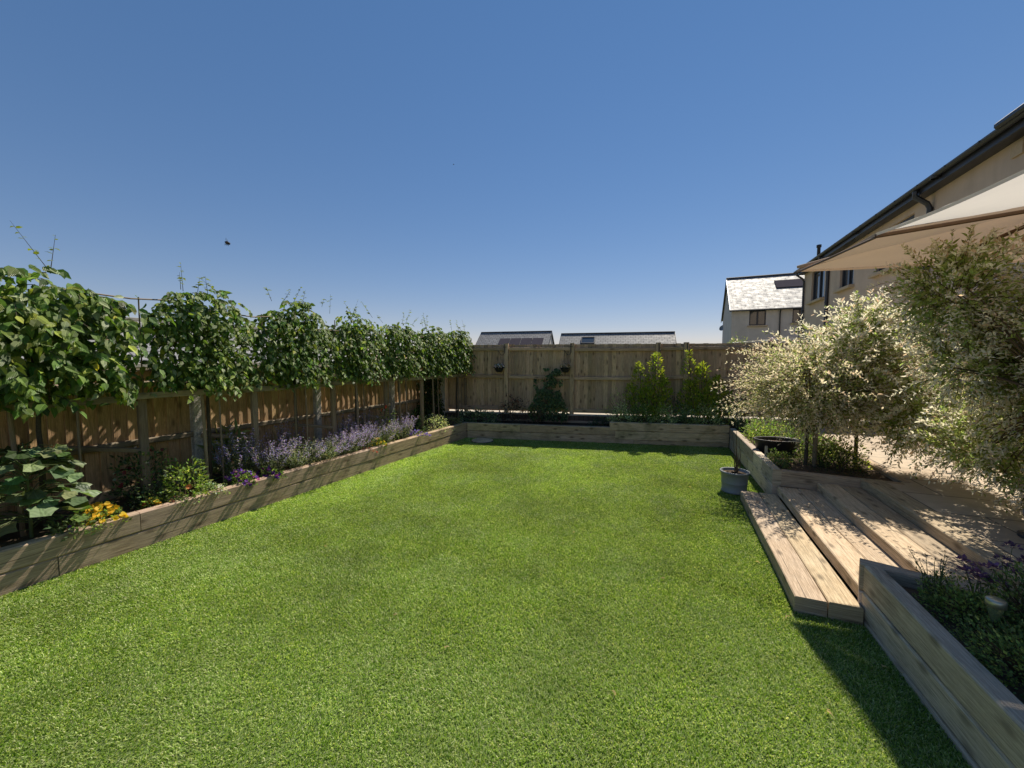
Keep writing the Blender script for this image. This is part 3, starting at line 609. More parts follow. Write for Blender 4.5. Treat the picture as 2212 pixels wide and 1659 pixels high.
# hollyhock with big leaves at the left edge
def bigleaf(name,label,base,n,h,r,L):
    b=A3(*base); root=thing(name,label,'plant',b); P=[];D=[];N=[];Ls=[]; sm=MB()
    for k in range(n):
        a=rng.uniform(0,6.28); z=h*rng.uniform(.12,1); rr_=r*rng.uniform(.4,1)*(1.1-.45*z/h); e=b+A3(math.cos(a)*rr_,math.sin(a)*rr_,z)
        sm.tube([b+A3(0,0,z*.9-.02),b+A3((e-b)[0]*.55,(e-b)[1]*.55,z*1.0+.01),e],[.004,.0035,.003],5,cap=False); P.append(e); D.append(A3(math.cos(a),math.sin(a),rng.uniform(-.9,-.1))); N.append(A3(math.cos(a)*.5,math.sin(a)*.5,.8)+rng.normal(0,.3,3)); Ls.append(L*rng.uniform(.6,1.15))
    sm.tube([b-A3(0,0,.03),b+A3(.01,0,h*.9)],[.013,.007],6)
    lv=MB(); n=len(P); lv.leaves(P,D,N,Ls,rng.uniform(.8,1.0,n),LOB,cols(n,(.19,.25,.12),.3,(.10,.17,.05),.4),0,rng.uniform(.5,2,n)); mk('foliage',lv,M['leafv'],root); mk('stems',sm,M['stem'],root)
M['leafv']=leafmat('broad_leaf',.34,.5,.4,.5,5); M['stem']=plain('green_stem',(.10,.13,.05),.7,.2,40,.3,.1)
bigleaf('hollyhock_plant','hollyhock with broad lobed leaves at the foot of the first trained tree',lpos(.24,.30),95,.80,.34,.15)
bigleaf('hollyhock_plant','second clump of lobed leaves against the fence at the far left edge',lpos(-.12,.66),60,.85,.34,.16)
bush('ground_plant','low dark leafy clump under the lobed leaves at the left end',lpos(.42,.12),(.22,.14,.14),260,.05,.6,OV,(.07,.105,.05),flow=[(5,(.10,.03,.14),.03,'flowers')])
YEL=(.68,.43,.035); PUR=(.13,.045,.30); LAV=(.52,.42,.84)
def pansy(label,base,size,nl,nf,fc,fs=.05,extra=None):
    return bush('pansy_plant',label,base,size,nl,.038,.6,DM,(.085,.13,.04),.3,(.13,.18,.06),.3,.5,flow=[(nf,fc,fs,'flowers')]+(extra or []),cat='flower',stems=6)
pansy('bright yellow pansies near the left end of the bed, by the sleeper joint',lpos(.62,.20),(.24,.15,.15),420,46,YEL,.055)
pansy('small yellow pansy group just right of the big yellow clump',lpos(.98,.16),(.09,.08,.10),140,13,YEL,.05,[(2,(.16,.05,.02),.035,'flowers')])
bush('rose_bush','dark rose bush with a dusky red flower cluster against the brown fence',lpos(1.06,.52),(.30,.24,.60),720,.045,.62,OV,(.055,.085,.035),.3,(.13,.17,.08),.15,.4,flow=[(12,(.22,.05,.055),.042,'flowers'),(7,(.5,.5,.42),.03,'flowers')],lift=.02)
bush('shrub','bright lime-green leafy shrub with one orange flower beside the square post',lpos(1.32,.26),(.30,.22,.42),1000,.042,.6,OV,(.11,.16,.035),.28,(.17,.2,.10),.2,.4,flow=[(1,(.55,.17,.07),.06,'flower')])
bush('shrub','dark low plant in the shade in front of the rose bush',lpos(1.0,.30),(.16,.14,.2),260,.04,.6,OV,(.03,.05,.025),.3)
bush('daisy_plant','small white-flowered edging plant at the front of the bed left of the purple pansies',lpos(1.50,.12),(.22,.1,.13),420,.022,.6,DM,(.14,.18,.10),.3,flow=[(36,(.6,.58,.5),.022,'flowers')],cat='flower')
bush('daisy_plant','small pale edging plant with dusky pink flowers near the sleeper edge',lpos(1.16,.09),(.15,.07,.08),200,.025,.5,DM,(.13,.17,.09),.3,flow=[(8,(.36,.14,.14),.028,'flowers')],cat='flower')
pansy('purple and pink pansies at the near end of the catmint',lpos(1.83,.15),(.22,.12,.17),330,22,PUR,.048,[(12,(.42,.16,.45),.042,'flowers')])
pansy('deep violet pansies at the bed edge below the catmint',lpos(2.15,.10),(.20,.09,.13),260,20,(.10,.03,.24),.046,[(4,(.22,.02,.2),.042,'flowers')])
bush('grass_clump','spiky pale green leaves behind the near catmint by the pebbled post',lpos(2.02,.72),(.24,.16,.56),240,.22,.07,LN,(.16,.19,.09),.25,up=.8,stems=0,cat='plant')
def catmint(label,s,off,h,r,ns,flow=.6,lean=.0):
    b=A3(*lpos(s,off)); root=thing('catmint_plant',label,'flower',b,'catmint along the left bed'); sm=MB(); P=[];D=[];N=[];L=[];FP=[];FD=[];FN=[];FL=[]
    for k in range(ns):
        a=rng.uniform(0,6.28); rr_=r*math.sqrt(rng.random()); hh=h*rng.uniform(.55,1.05)*(1-.25*rr_/r)
        p0=b+A3(math.cos(a)*rr_*.45,math.sin(a)*rr_*.45,-.01); e=b+A3(math.cos(a)*rr_*1.15,math.sin(a)*rr_*1.15,hh)-ln*lean*rng.uniform(0,1.5); q=p0*.5+e*.5+A3(0,0,.12*hh)
        t_=np.linspace(0,1,12)[:,None]; pts=(1-t_)**2*p0+2*t_*(1-t_)*q+t_**2*e; sm.tube(pts[::2],np.linspace(.0028,.0012,6),4,cap=False)
        fl=rng.random()<flow; f0=rng.uniform(.45,.7) if fl else 1.0
        for j in range(1,12):
            f=j/11
            for _ in range(2 if f<f0 else 1):
                v=rv(1)[0]; P.append(pts[j]+v*.008); D.append(v*A3(1,1,.3)+A3(0,0,.2)); N.append(A3(0,0,1)+rng.normal(0,.4,3)); L.append(rng.uniform(.018,.034)*(1.1-.5*f))
            if f>f0:
                for _ in range(5):
                    v=rv(1)[0]; FP.append(pts[j]+v*A3(.013,.013,.008)); FD.append(v+A3(0,0,.3)); FN.append(v+A3(0,0,.6)); FL.append(rng.uniform(.010,.018))
    lv=MB(); n=len(P); lv.leaves(P,D,N,L,rng.uniform(.55,.7,n),DM,cols(n,(.24,.28,.17),.28,(.40,.42,.32),.3)); mk('foliage',lv,M['leafs'],root); mk('stems',sm,M['stem'],root)
    if FP:
        fo=MB(); n=len(FP); fo.leaves(FP,FD,FN,FL,np.full(n,.8),DM,cols(n,LAV,.28,(.33,.24,.62),.3)); mk('flowers',fo,M['petal'],root)
cl=[(1.95,.42,.62,.24,46,.7,.0,'tall dark purple catmint clump behind the pansies beside the near pair of stakes'),(2.28,.28,.50,.24,50,.65,.05,'catmint with upright lavender spikes right of the purple pansies'),
    (2.62,.24,.42,.26,60,.12,.14,'silvery catmint with few flowers, spilling onto the sleeper by the second square post'),(2.75,.60,.62,.24,34,.6,0,'tall loose catmint against the fence rail between the second post and the third tree'),
    (3.02,.22,.38,.26,58,.22,.16,'grey-green catmint leaning over the wall below the third trained tree'),(3.40,.24,.40,.25,58,.8,.12,'dense lavender catmint by the third square post'),
    (3.62,.55,.66,.24,36,.55,0,'tall catmint at the back by the third square post'),(3.78,.28,.45,.24,50,.75,.08,'lavender catmint just left of the small yellow pansies'),
    (4.28,.26,.42,.26,54,.25,.12,'pale catmint right of the small yellow pansies'),(4.15,.58,.60,.22,34,.5,0,'tall catmint with white-tipped spikes against the fence past the fourth tree'),(4.80,.30,.46,.26,48,.7,.05,'farthest lavender catmint clump in the bed')]
for q in cl: catmint(q[7],q[0],q[1],q[2]*1.12,q[3]*1.05,int(q[4]*1.5),min(.95,q[5]+.12),q[6])
pansy('small yellow pansies halfway along the bed edge, among catmint',lpos(3.98,.10),(.15,.09,.17),190,17,(.72,.5,.06),.045)
bush('edging_plant','low reddish edging plant left of the halfway yellow pansies',lpos(3.72,.07),(.18,.05,.06),160,.022,.55,DM,(.16,.10,.08),.3,(.24,.04,.05),.3,cat='plant',stems=4)
bush('campanula_plant','low vivid violet bellflowers trailing over the sleeper edge',lpos(5.0,.10),(.30,.10,.13),260,.024,.6,DM,(.10,.14,.05),.3,flow=[(60,(.30,.21,.68),.034,'flowers')],cat='flower')
bush('rose_bush','thin rose with one red flower and lime leaves between the fourth and fifth trees',lpos(4.5,.42),(.22,.2,.62),330,.045,.6,OV,(.14,.18,.055),.3,(.07,.11,.03),.4,flow=[(2,(.55,.10,.05),.06,'flowers'),(12,(.45,.40,.5),.028,'flowers')])
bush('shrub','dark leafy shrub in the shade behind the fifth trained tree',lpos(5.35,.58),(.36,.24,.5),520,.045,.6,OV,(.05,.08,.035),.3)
bush('lambs_ear_plant','silvery green fine-leaved plant near the far end of the bed',lpos(5.72,.24),(.36,.2,.33),900,.026,.55,DM,(.24,.28,.17),.25,(.36,.38,.26),.3,flow=[(30,(.55,.53,.46),.016,'flowers')])
bush('wallflower_plant','small yellow-green flowering plant at the far corner of the bed',lpos(6.35,.22),(.26,.16,.24),420,.024,.5,DM,(.16,.19,.08),.25,flow=[(26,(.5,.36,.10),.018,'flowers')],cat='flower')
# ivy column on the fence
def climber(name,label,P0,u,n,wd,z0,z1,cnt,L,col,alt,dep=.12,cat='climber',tpl=OV):
    root=thing(name,label,cat,P0+A3(0,0,z0)); zz=rng.uniform(0,1,cnt)**.9; wz=wd*(1-.45*zz**2)*(1+.2*np.sin(zz*9)); q=rng.uniform(-1,1,cnt)*wz
    ok=vnoise(q+50,zz*(z1-z0)+50+P0[1],.09,11)>(.05+.5*zz); zz=zz[ok];q=q[ok];cnt=len(zz)
    P=P0+u*q[:,None]+n*(rng.uniform(0,1,cnt)*dep)[:,None]; P[:,2]=z0+zz*(z1-z0); D=u*rng.normal(0,.7,cnt)[:,None]+n*.4+rng.normal(0,.2,(cnt,3))+[0,0,-.7]; N=n+rng.normal(0,.35,(cnt,3))+[0,0,.5]
    lv=MB(); lv.leaves(P,D,N,L*rng.uniform(.6,1.2,cnt),rng.uniform(.75,1,cnt),tpl,cols(cnt,col,.3,alt,.12)); mk('foliage',lv,M['leafs'],root)
    sm=MB()
    for k in range(5):
        a=rng.uniform(-wd,wd)*.5; sm.tube([P0+A3(0,0,z0-.02)+n*.01,P0+u*a*.6+n*.03+A3(0,0,(z0+z1)/2),P0+u*a+n*.03+A3(0,0,z1-.1)],[.008,.006,.003],5,cap=False)
    mk('stems',sm,M['twig'],root); return root
climber('ivy_plant','dense dark ivy column climbing the left fence near the back corner',LP(6.25,.86,0),ld,-ln,.46,.3,1.5,3000,.055,(.045,.075,.02),(.09,.13,.03),.2)
climber('climbing_plant','dark green climber on the back fence left of the second hanging basket',BP(1.80,.74,0),bd,-bn,.40,.36,1.58,2200,.06,(.10,.15,.07),(.17,.22,.11),.2)
# back bed
bush('hellebore_plant','low dark evergreen clump with glossy leaves in the left corner of the back bed',tuple(BP(.15,.40,.28)),(.62,.25,.34),620,.085,.42,OV,(.09,.135,.075),.3,(.26,.3,.24),.15)
bush('maple_shrub','small dark purple-leaved maple in front of the back fence',tuple(BP(1.0,.46,.30)),(.38,.25,.72),520,.055,.6,OV,(.055,.045,.04),.3,(.10,.03,.025),.15,stems=8)
bush('shrub','small purple-brown shrub low beside the climber on the back fence',tuple(BP(1.55,.5,.30)),(.25,.18,.42),220,.05,.6,OV,(.075,.06,.05),.3)
bush('shrub','small dark shrub at the right end of the low back bed, beside the raised sleepers',tuple(BP(2.98,.38,.28)),(.26,.2,.22),300,.045,.55,OV,(.035,.06,.035),.3)
mb=MB(); q=BP(1.85,.4,.275); mb.leaves(q+rng.normal(0,.06,(14,3))*[1,.5,.1],rv(14),rv(14)*.3+[0,0,1],np.full(14,.035),np.full(14,.8),PT,cols(14,(.5,.5,.48),.1)); tag(mk('fallen_petals',mb,M['petal'],None,q),'few white petals lying on the dark soil of the back bed','petals')
def laurel(label,s,off,z,wd,h,n,spires,L=.075,base=(.26,.32,.035),alt=(.42,.44,.10)):
    b=BP(s,off,z); root=thing('laurel_shrub',label,'shrub',b); P=[];D=[];N=[]; sm=MB()
    for (dx,dy,hh,rw,k) in spires:
        a=b+A3(dx*.5,dy*.5,0); e=b+A3(dx,dy,hh); sm.tube([a,(a+e)/2+A3(.01,0,0),e],[.012,.008,.003],5,cap=False)
        f=rng.uniform(.04,1,k)**.85; rad=rw*(1-f**1.6)**.8*(1+.3*np.sin(f*14+dx*9))+.025; v=rv(k); p=a+(e-a)*f[:,None]+v*np.c_[rad,rad*.8,rad*.3]; P.append(p); D.append(v*[1,1,.3]+[0,0,.9]+rng.normal(0,.3,(k,3))); N.append(v*.5+[0.1,.1,.9]+rng.normal(0,.4,(k,3)))
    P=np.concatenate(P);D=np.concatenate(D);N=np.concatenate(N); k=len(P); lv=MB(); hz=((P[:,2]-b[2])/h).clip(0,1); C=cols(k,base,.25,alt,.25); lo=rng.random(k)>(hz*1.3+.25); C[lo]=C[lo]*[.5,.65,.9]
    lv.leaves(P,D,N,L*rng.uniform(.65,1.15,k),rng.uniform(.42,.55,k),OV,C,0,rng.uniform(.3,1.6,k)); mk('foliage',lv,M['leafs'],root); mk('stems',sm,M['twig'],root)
laurel('yellow-green upright shrub with two spires, left of its pair before the back fence',3.98,.42,.42,.5,1.5,0,[(-.18,0,1.28,.28,460),(.18,.05,1.50,.26,480),(-.36,-.03,.8,.27,360),(.38,0,.9,.26,360),(0,-.1,.75,.36,480),(.28,.02,1.1,.24,300)])
laurel('yellow-green upright shrub with one leading spire, right of its pair by the willow',5.02,.46,.42,.5,1.55,0,[(-.2,0,1.55,.22,380),(.08,0,1.28,.32,520),(.36,.02,1.0,.3,440),(-.18,-.06,.9,.3,400),(.6,0,.7,.27,300),(.2,-.1,.75,.36,420)])
bush('shrub','thin open shrub with small yellowish leaves at the left of the raised back bed',tuple(BP(3.42,.42,.42)),(.42,.25,.66),300,.05,.42,OV,(.16,.19,.06),.3,(.26,.28,.12),.25,.7,stems=14,fill=.5)
bush('shrub','blue-green dense shrub between and behind the two yellow-green shrubs',tuple(BP(4.5,.55,.42)),(.34,.2,.55),480,.05,.6,OV,(.05,.085,.055),.3)
for i,(s,r) in enumerate(((3.42,.26),(3.85,.26),(4.28,.26),(4.72,.27),(5.15,.28),(5.6,.3))):
    bush('ground_cover_plant',('variegated cream and green ground cover at the left end of the raised back bed','dark blue-green ground cover below the left spired shrub','pale variegated ground cover between the two spired shrubs','dark green ground cover below the right spired shrub','cream-edged ground cover right of the spired shrubs','dark-leaved cream-specked ground cover in the corner under the willow')[i],tuple(BP(s,.24,.42)),(r,.24,.40+.05*(i>3)),1000,.038,.6,OV,(.11,.165,.085) if i%2 else (.19,.25,.14),.3,(.44,.46,.30),(.38 if i%2==0 else .1),.4,stems=4)
bush('shrub','dense dark shrub with cream-speckled leaves behind the bed corner under the willow',tuple(BP(5.85,.55,.42)),(.5,.32,.62),900,.045,.6,OV,(.055,.085,.04),.3,(.28,.3,.17),.18)
# right bed
def rb(name,label,x,y,size,n,L,c,alt=None,pa=0,**k): return bush(name,label,(x,y,.375),size,n,L,.6,OV,c,.3,alt,pa,**k)
rb('shrub','bright green leafy plant along the grey sleeper left of the black trough',1.42,7.7,(.22,.6,.34),800,.045,(.11,.15,.04),(.2,.23,.1),.2)
rb('shrub','green leafy plant behind the black trough planter',1.75,7.55,(.42,.4,.42),900,.045,(.10,.15,.04),(.17,.2,.08),.2)
rb('ground_cover_plant','low dark leafy plants in front of the black trough',1.42,6.35,(.16,.28,.14),420,.035,(.085,.12,.04),(.14,.17,.07),.2)
rb('shrub','small lime leafy plant at the foot of the willow stake',w1[0]+.2,w1[1]+.12,(.28,.22,.34),650,.04,(.14,.18,.05),(.2,.22,.1),.2)
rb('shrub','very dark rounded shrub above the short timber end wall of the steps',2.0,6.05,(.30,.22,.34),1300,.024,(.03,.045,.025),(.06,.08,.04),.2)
rb('shrub','yellow-green small shrub behind the dark rounded shrub',2.12,6.4,(.32,.24,.42),800,.04,(.16,.19,.05),(.24,.25,.10),.25)
# near bed herbs
def herb(label,x,y,size,n,L,c,alt,pa,flow=None,name='herb_plant'): return bush(name,label,(x,y,.325),size,n,L,.5,DM,c,.35,alt,pa,.5,flow=flow,stems=40,fill=.3)
herb('dense dark green thyme-like herb filling the near corner of the foreground bed',1.60,2.92,(.22,.26,.19),2600,.022,(.11,.15,.05),(.22,.25,.10),.2)
herb('dark herb spilling over the sleeper in the middle of the foreground bed',1.56,2.45,(.24,.30,.22),3000,.022,(.10,.14,.05),(.2,.23,.09),.2)
herb('low green herb at the right edge of the picture in the foreground bed',1.58,1.95,(.24,.34,.22),3000,.022,(.11,.15,.05),(.2,.23,.09),.2)
herb('tall dark bushy herb behind the glass garden light',1.82,2.82,(.24,.22,.42),3400,.024,(.075,.11,.045),(.16,.2,.08),.15)
herb('dark herb mound right of the garden light, partly out of view',1.86,2.4,(.28,.36,.36),3400,.024,(.075,.11,.045),(.15,.18,.07),.15)

rb('shrub','mid green leafy clump right of the willow stem at the back of the grey-walled bed',2.0,7.3,(.4,.4,.3),800,.045,(.085,.13,.045),(.2,.23,.11),.2)
rb('ground_cover_plant','low green carpet plant behind the dark rounded shrub in the grey-walled bed',1.95,6.75,(.35,.25,.14),600,.03,(.09,.13,.04),(.18,.21,.09),.2)
rb('shrub','leafy green clump at the far end of the grey-walled bed',1.7,8.3,(.45,.4,.36),900,.05,(.08,.125,.045),(.2,.23,.12),.2)
rb('ground_cover_plant','dark low leaves along the inside of the grey sleeper just above the pot',1.36,5.98,(.10,.2,.09),220,.03,(.06,.09,.035),(.12,.15,.06),.2)
# tall seed heads and purple flower heads of the near bed
def stalks(name,label,base,n,h,spread,fc,fs,k,leafc=(.08,.10,.04),cat='flower',mat='petal',dirv=(0,0)):
    b=A3(*base); root=thing(name,label,cat,b); sm=MB(); fo=MB(); lv=MB()
    for i in range(n):
        a=rng.uniform(0,6.28); e=b+A3(math.cos(a)*spread*rng.uniform(.2,1)+dirv[0],math.sin(a)*spread*rng.uniform(.2,1)+dirv[1],h*rng.uniform(.65,1.05)); m=(b+e)/2+A3(rng.normal(0,.01),rng.normal(0,.01),.04)
        sm.tube([b+A3(rng.normal(0,.03),rng.normal(0,.03),0),m,e],[.0025,.002,.0015],4,cap=False)
        v=rv(k); v[:,2]=np.abs(v[:,2])-.2; p=e+v*fs*1.2; fo=MB(); fo.leaves(p,v+[0,0,.4],v*.4+[0,0,1],fs*rng.uniform(.6,1.2,k),np.full(k,.75),DM,cols(k,fc,.25)); mk('flower_head',fo,M[mat],root)
        q=4; t_=rng.uniform(.2,.8,q)[:,None]; lv.leaves(b+(e-b)*t_,rv(q)+[0,0,.3],rv(q)+[0,0,1],np.full(q,.03),np.full(q,.35),DM,cols(q,leafc,.2))
    mk('stems',sm,M['stem'],root); mk('foliage',lv,M['leafs'],root)
s_=atz(2035,1280,.34); stalks('seedhead_plant','thin stalks with small brown seed heads standing against the pale steps',(1.50,3.05,.325),13,.30,.15,(.10,.085,.055),.011,9,mat='leafs')
stalks('verbena_plant','dusky purple rounded flower heads beside the seed heads, at the bed end by the pot',(1.64,2.98,.325),8,.34,.10,(.19,.10,.22),.024,34)
stalks('verbena_plant','darker purple flower spikes in front of the willow pot at the right edge',(1.80,3.0,.325),6,.42,.10,(.11,.06,.16),.022,30)
# garden light
gp=atd(2150,1318,1.93); gx,gy=gp[0],gp[1]
gl=thing('garden_light','small solar stake light with a clear conical glass among dark herbs','garden light',(gx,gy,.325))
GZ=gp[2]
mb=MB(); mb.lathe((gx,gy,.325),[(.006,0),(.006,GZ-.325-.06),(.012,GZ-.325-.055)],10); mk('stake',mb,M['metal'],gl)
tg=NT('clear_plastic'); tg.b.inputs["Base Color"].default_value=(.22,.28,.17,1); tg.b.inputs["Roughness"].default_value=.2; tg.b.inputs["Transmission Weight"].default_value=.6
mb=MB(); mb.lathe((gx,gy,GZ-.06),[(.012,0),(.03,.07),(.032,.085)],20); mk('lens',mb,tg.m,gl)
mt=plain('brushed_steel',(.42,.42,.34),.35,.15,30,.5,.05,.7)
mb=MB(); mb.lathe((gx,gy,GZ),[(.033,.02),(.036,.02),(.036,.052),(.030,.058),(0,.058)],20); mk('cap',mb,mt,gl)

# ------------------------------------------------------------------ pots and planters
pp=atz(1588,1068,0); px,py=pp[0],pp[1]+.11
tp=thing('plant_pot','blue-grey round pot with a bare twiggy shrub standing on the lawn by the steps','plant pot',(px,py,0))
mb=MB(); mb.lathe((px,py,0.0),[(0,.005),(.148,.005),(.158,.012),(.158,.03),(.150,.038),(.155,.13),(.158,.135),(.158,.142),(.156,.147),(.163,.262),(.176,.268),(.181,.28),(.178,.292),(.166,.294),(.160,.285),(.155,.245),(0,.245)],44,wob=.004); mk('pot_body',mb,M['pot'],tp)
mb=MB(); mb.lathe((px,py,0),[(0,.262),(.08,.266),(.157,.256)],24,wob=.02); mk('compost',mb,M['soil'],tp)
mb=MB()
for k in range(9):
    a=rng.uniform(0,6.28); l=rng.uniform(.35,.62) if k<5 else rng.uniform(.2,.3); b=A3(px+.015+rng.normal(0,.008),py+rng.normal(0,.008),.25); e=b+A3(math.cos(a)*.06*rng.uniform(.3,1),math.sin(a)*.05,l)
    mb.tube([b,(b+e)/2+A3(rng.normal(0,.015),0,0),e],[.006,.004,.0015],5,cap=False)
mk('twigs',mb,M['twig'],tp)
# emblem ring pressed on the pot front
d_=nrm(A3(-px,-py,0)); a0=math.atan2(d_[1],d_[0])-.55
mb=MB(); q=[A3(px,py,.20)+A3(math.cos(a0+.13*math.cos(t_)),math.sin(a0+.13*math.cos(t_)),0)*.161+A3(0,0,.02*math.sin(t_)) for t_ in np.linspace(0,6.28,17)]; mb.tube(q,.0018,4,cap=False); mk('emblem',mb,M['pot'],tp)
tq=atz(1680,968,.46); tx,ty=tq[0],tq[1]+.08
tb=thing('planter','black oval trough planter half filled with brown soil in the raised bed','planter',(tx,ty,.375))
mb=MB(); mb.lathe((tx,ty,.37),[(0,.0),(.24,.0),(.27,.02),(.30,.19),(.318,.20),(.318,.215),(.30,.217),(.285,.2),(.27,.12),(0,.12)],40,sx=1.0,sy=.62,rot=.2); mk('tub',mb,M['black'],tb)
mb=MB(); mb.lathe((tx,ty,.37),[(0,.165),(.15,.17),(.285,.155)],30,sx=1,sy=.62,rot=.2,wob=.02); mk('compost',mb,plain('reddish_compost',(.17,.10,.065),.95,.5,40,.1,1.0),tb)
mb=MB(); lp_=atz(1655,985,.42); mb.beam(A3(lp_[0],lp_[1],.36),A3(lp_[0],lp_[1]+.02,.56),.035,.006,up=(0,-1,0)); tag(mk('plant_label',mb,M['cope'],None,A3(lp_[0],lp_[1],.36)),'pale wooden plant label stuck in the soil left of the black trough','plant label')
# drain cover filled with gravel
dc=atz(1042,953,0); dv=thing('drain_cover','round gravel-filled drain cover set in the far left of the lawn','drain cover',(dc[0],dc[1],0))
mb=MB(); mb.lathe((dc[0],dc[1],0),[(.240,.0),(.236,.022),(.225,.030),(.18,.032),(0,.030)],36); 
nst=260; aa=rng.uniform(0,6.28,nst); r_=.225*np.sqrt(rng.random(nst)); mk('gravel_fill',mb,M['gravel'],dv)
mb=MB(); mb.lathe((dc[0],dc[1],0),[(.236,0),(.236,.020),(.241,.020),(.242,0)],36); mk('rim',mb,M['metal'],dv)

# ------------------------------------------------------------------ hanging baskets
def bracket(s,label,short=False):
    p=BP(s,.735,2.10); u=-bd if not short else -bn; r=thing('basket_bracket',label,'bracket',p,'iron brackets on the back fence posts'); mb=MB()
    o=-bn*.012; mb.beam(p+o+A3(0,0,-.16)+u*.03,p+o+A3(0,0,.05)+u*.03,.02,.006,up=-bn); mb.beam(p+o+u*-.015+A3(0,0,-.02),p+o+u*.06+A3(0,0,-.02),.012,.006,up=-bn)
    t_=np.linspace(0,1,12); q=[p+o+u*(.03+.14*f)+A3(0,0,-.16-.08*math.sin(f*math.pi)+.06*f)-bn*(.07*f) for f in t_]; mb.tube(q,.006,6)
    e=q[-1]; mb.lathe(e,[(.0,-.012),(.012,0),(0,.012)],8); mk('hook',mb,M['metal'],r); return e
def basket(s,label,fc):
    e=bracket(s,'iron bracket carrying the %s hanging basket'%('pink-flowered' if fc==0 else 'orange-flowered'))
    c=e+A3(0.02,0,-.42); r=thing('hanging_basket',label,'hanging basket',c,'hanging baskets on the back fence'); mb=MB()
    mb.lathe(c-A3(0,0,.10),[(0,0),(.06,.004),(.095,.05),(.118,.11),(.125,.112),(.122,.122),(.105,.115),(0,.10)],24); mk('bowl',mb,M['black'],r)
    mb=MB()
    for a in (0.4,2.5,4.6): mb.tube([c+A3(.115*math.cos(a),.115*math.sin(a),.015),e+A3(0,0,-.01)],.0022,4,cap=False)
    mk('chain',mb,M['metal'],r)
    n=120; v=rv(n); v[:,2]=abs(v[:,2]); lv=MB(); lv.leaves(c+v*[.125,.125,.09],v+[0,0,.4],v+[0,0,.6],rng.uniform(.02,.035,n),np.full(n,.6),DM,cols(n,(.12,.13,.07),.3)); mk('foliage',lv,M['leafs'],r)
    n=70; v=rv(n); v[:,2]=abs(v[:,2])*.8+.15; fo=MB(); fo.leaves(c+v*[.12,.12,.11],rv(n),v+[0,-.4,.5],rng.uniform(.025,.04,n),np.full(n,1.),PT,cols(n,(.85,.66,.70) if fc==0 else (.75,.48,.27),.1,(.92,.84,.8) if fc==0 else (.85,.66,.46),.35)); mk('flowers',fo,M['petal'],r)
basket(.77,'black hanging basket of pale pink flowers on the back fence, nearer the corner',0)
basket(2.34,'black hanging basket of faded orange flowers, beside the climber on the back fence',1)
bracket(4.25,'empty iron bracket on the post behind the two-spired shrub',True); bracket(4.84,'empty iron bracket on the post above the single-spired shrub',True); bracket(6.52,'empty iron bracket on the fence post above the cream willow',True)

# ------------------------------------------------------------------ houses
def wall_open(mb,O0,u,v,W,Hh,ops,dep,n,mat=0):
    """wall rectangle with rectangular openings (x0,x1,z0,z1) and reveals of depth dep going along -n"""
    xs=sorted({0,W,*[q for o in ops for q in o[:2]]}); zs=sorted({0,Hh,*[q for o in ops for q in o[2:]]}); P=lambda x,z,d=0:O0+u*x+v*z-n*d
    for i in range(len(xs)-1):
        for j in range(len(zs)-1):
            cx=(xs[i]+xs[i+1])/2; cz=(zs[j]+zs[j+1])/2
            if any(o[0]<cx<o[1] and o[2]<cz<o[3] for o in ops): continue
            mb.quad(P(xs[i],zs[j]),P(xs[i+1],zs[j]),P(xs[i+1],zs[j+1]),P(xs[i],zs[j+1]),None,mat=mat)
    for x0,x1,z0,z1 in ops:
        for a,b in (((x0,z0),(x0,z1)),((x0,z1),(x1,z1)),((x1,z1),(x1,z0)),((x1,z0),(x0,z0))): mb.quad(P(*a),P(*b),P(b[0],b[1],dep),P(a[0],a[1],dep),None,mat=mat)
UP=A3(0,0,1)
def window(parent,O0,u,n,x0,x1,z0,z1,dep,mull=1,sill=True,curt=False):
    P=lambda x,z,d=0:O0+u*x+UP*z-n*d; mb=MB(); fw=.065; d=dep-.035
    mb.beam(P(x0,z0+fw/2,d),P(x1,z0+fw/2,d),.07,fw,up=UP); mb.beam(P(x0,z1-fw/2,d),P(x1,z1-fw/2,d),.07,fw,up=UP)
    for k in range(mull+2):
        x=x0+fw/2+(x1-x0-fw)*k/(mull+1); ww=fw if k in (0,mull+1) else .10; mb.beam(P(x,z0+fw,d),P(x,z1-fw,d),ww,.072,up=n)
    f=mk('window',mb,M['anthracite'],parent)
    for k in range(mull+1):
        a=x0+fw/2+(x1-x0-fw)*k/(mull+1)+.04; b=x0+fw/2+(x1-x0-fw)*(k+1)/(mull+1)-.04; g=MB(); g.quad(P(a,z0+fw,d+.01),P(b,z0+fw,d+.01),P(b,z1-fw,d+.01),P(a,z1-fw,d+.01)); mk('pane',g,M['glass'],f)
    if sill:
        s=MB(); s.beam(P(x0-.10,z0-.055,-.02),P(x1+.10,z0-.055,-.02),.24,.09,up=UP,ch=.01); mk('sill',s,M['sill'],f)
    return f
def pipe(parent,pts,r=.038): 
    mb=MB(); mb.tube(pts,r,10); 
    z=min(p[2] for p in pts); zt=max(p[2] for p in pts); top=[p for p in pts if p[2]<zt-.2]
    b=pts[-1]
    zz=b[2]+.8
    while zz<zt-.5: mb.lathe(A3(b[0],b[1],zz),[(r+.002,-.03),(r+.010,-.025),(r+.010,.025),(r+.002,.03)],10); zz+=1.3
    return mk('downpipe',mb,M['anthracite'],parent)
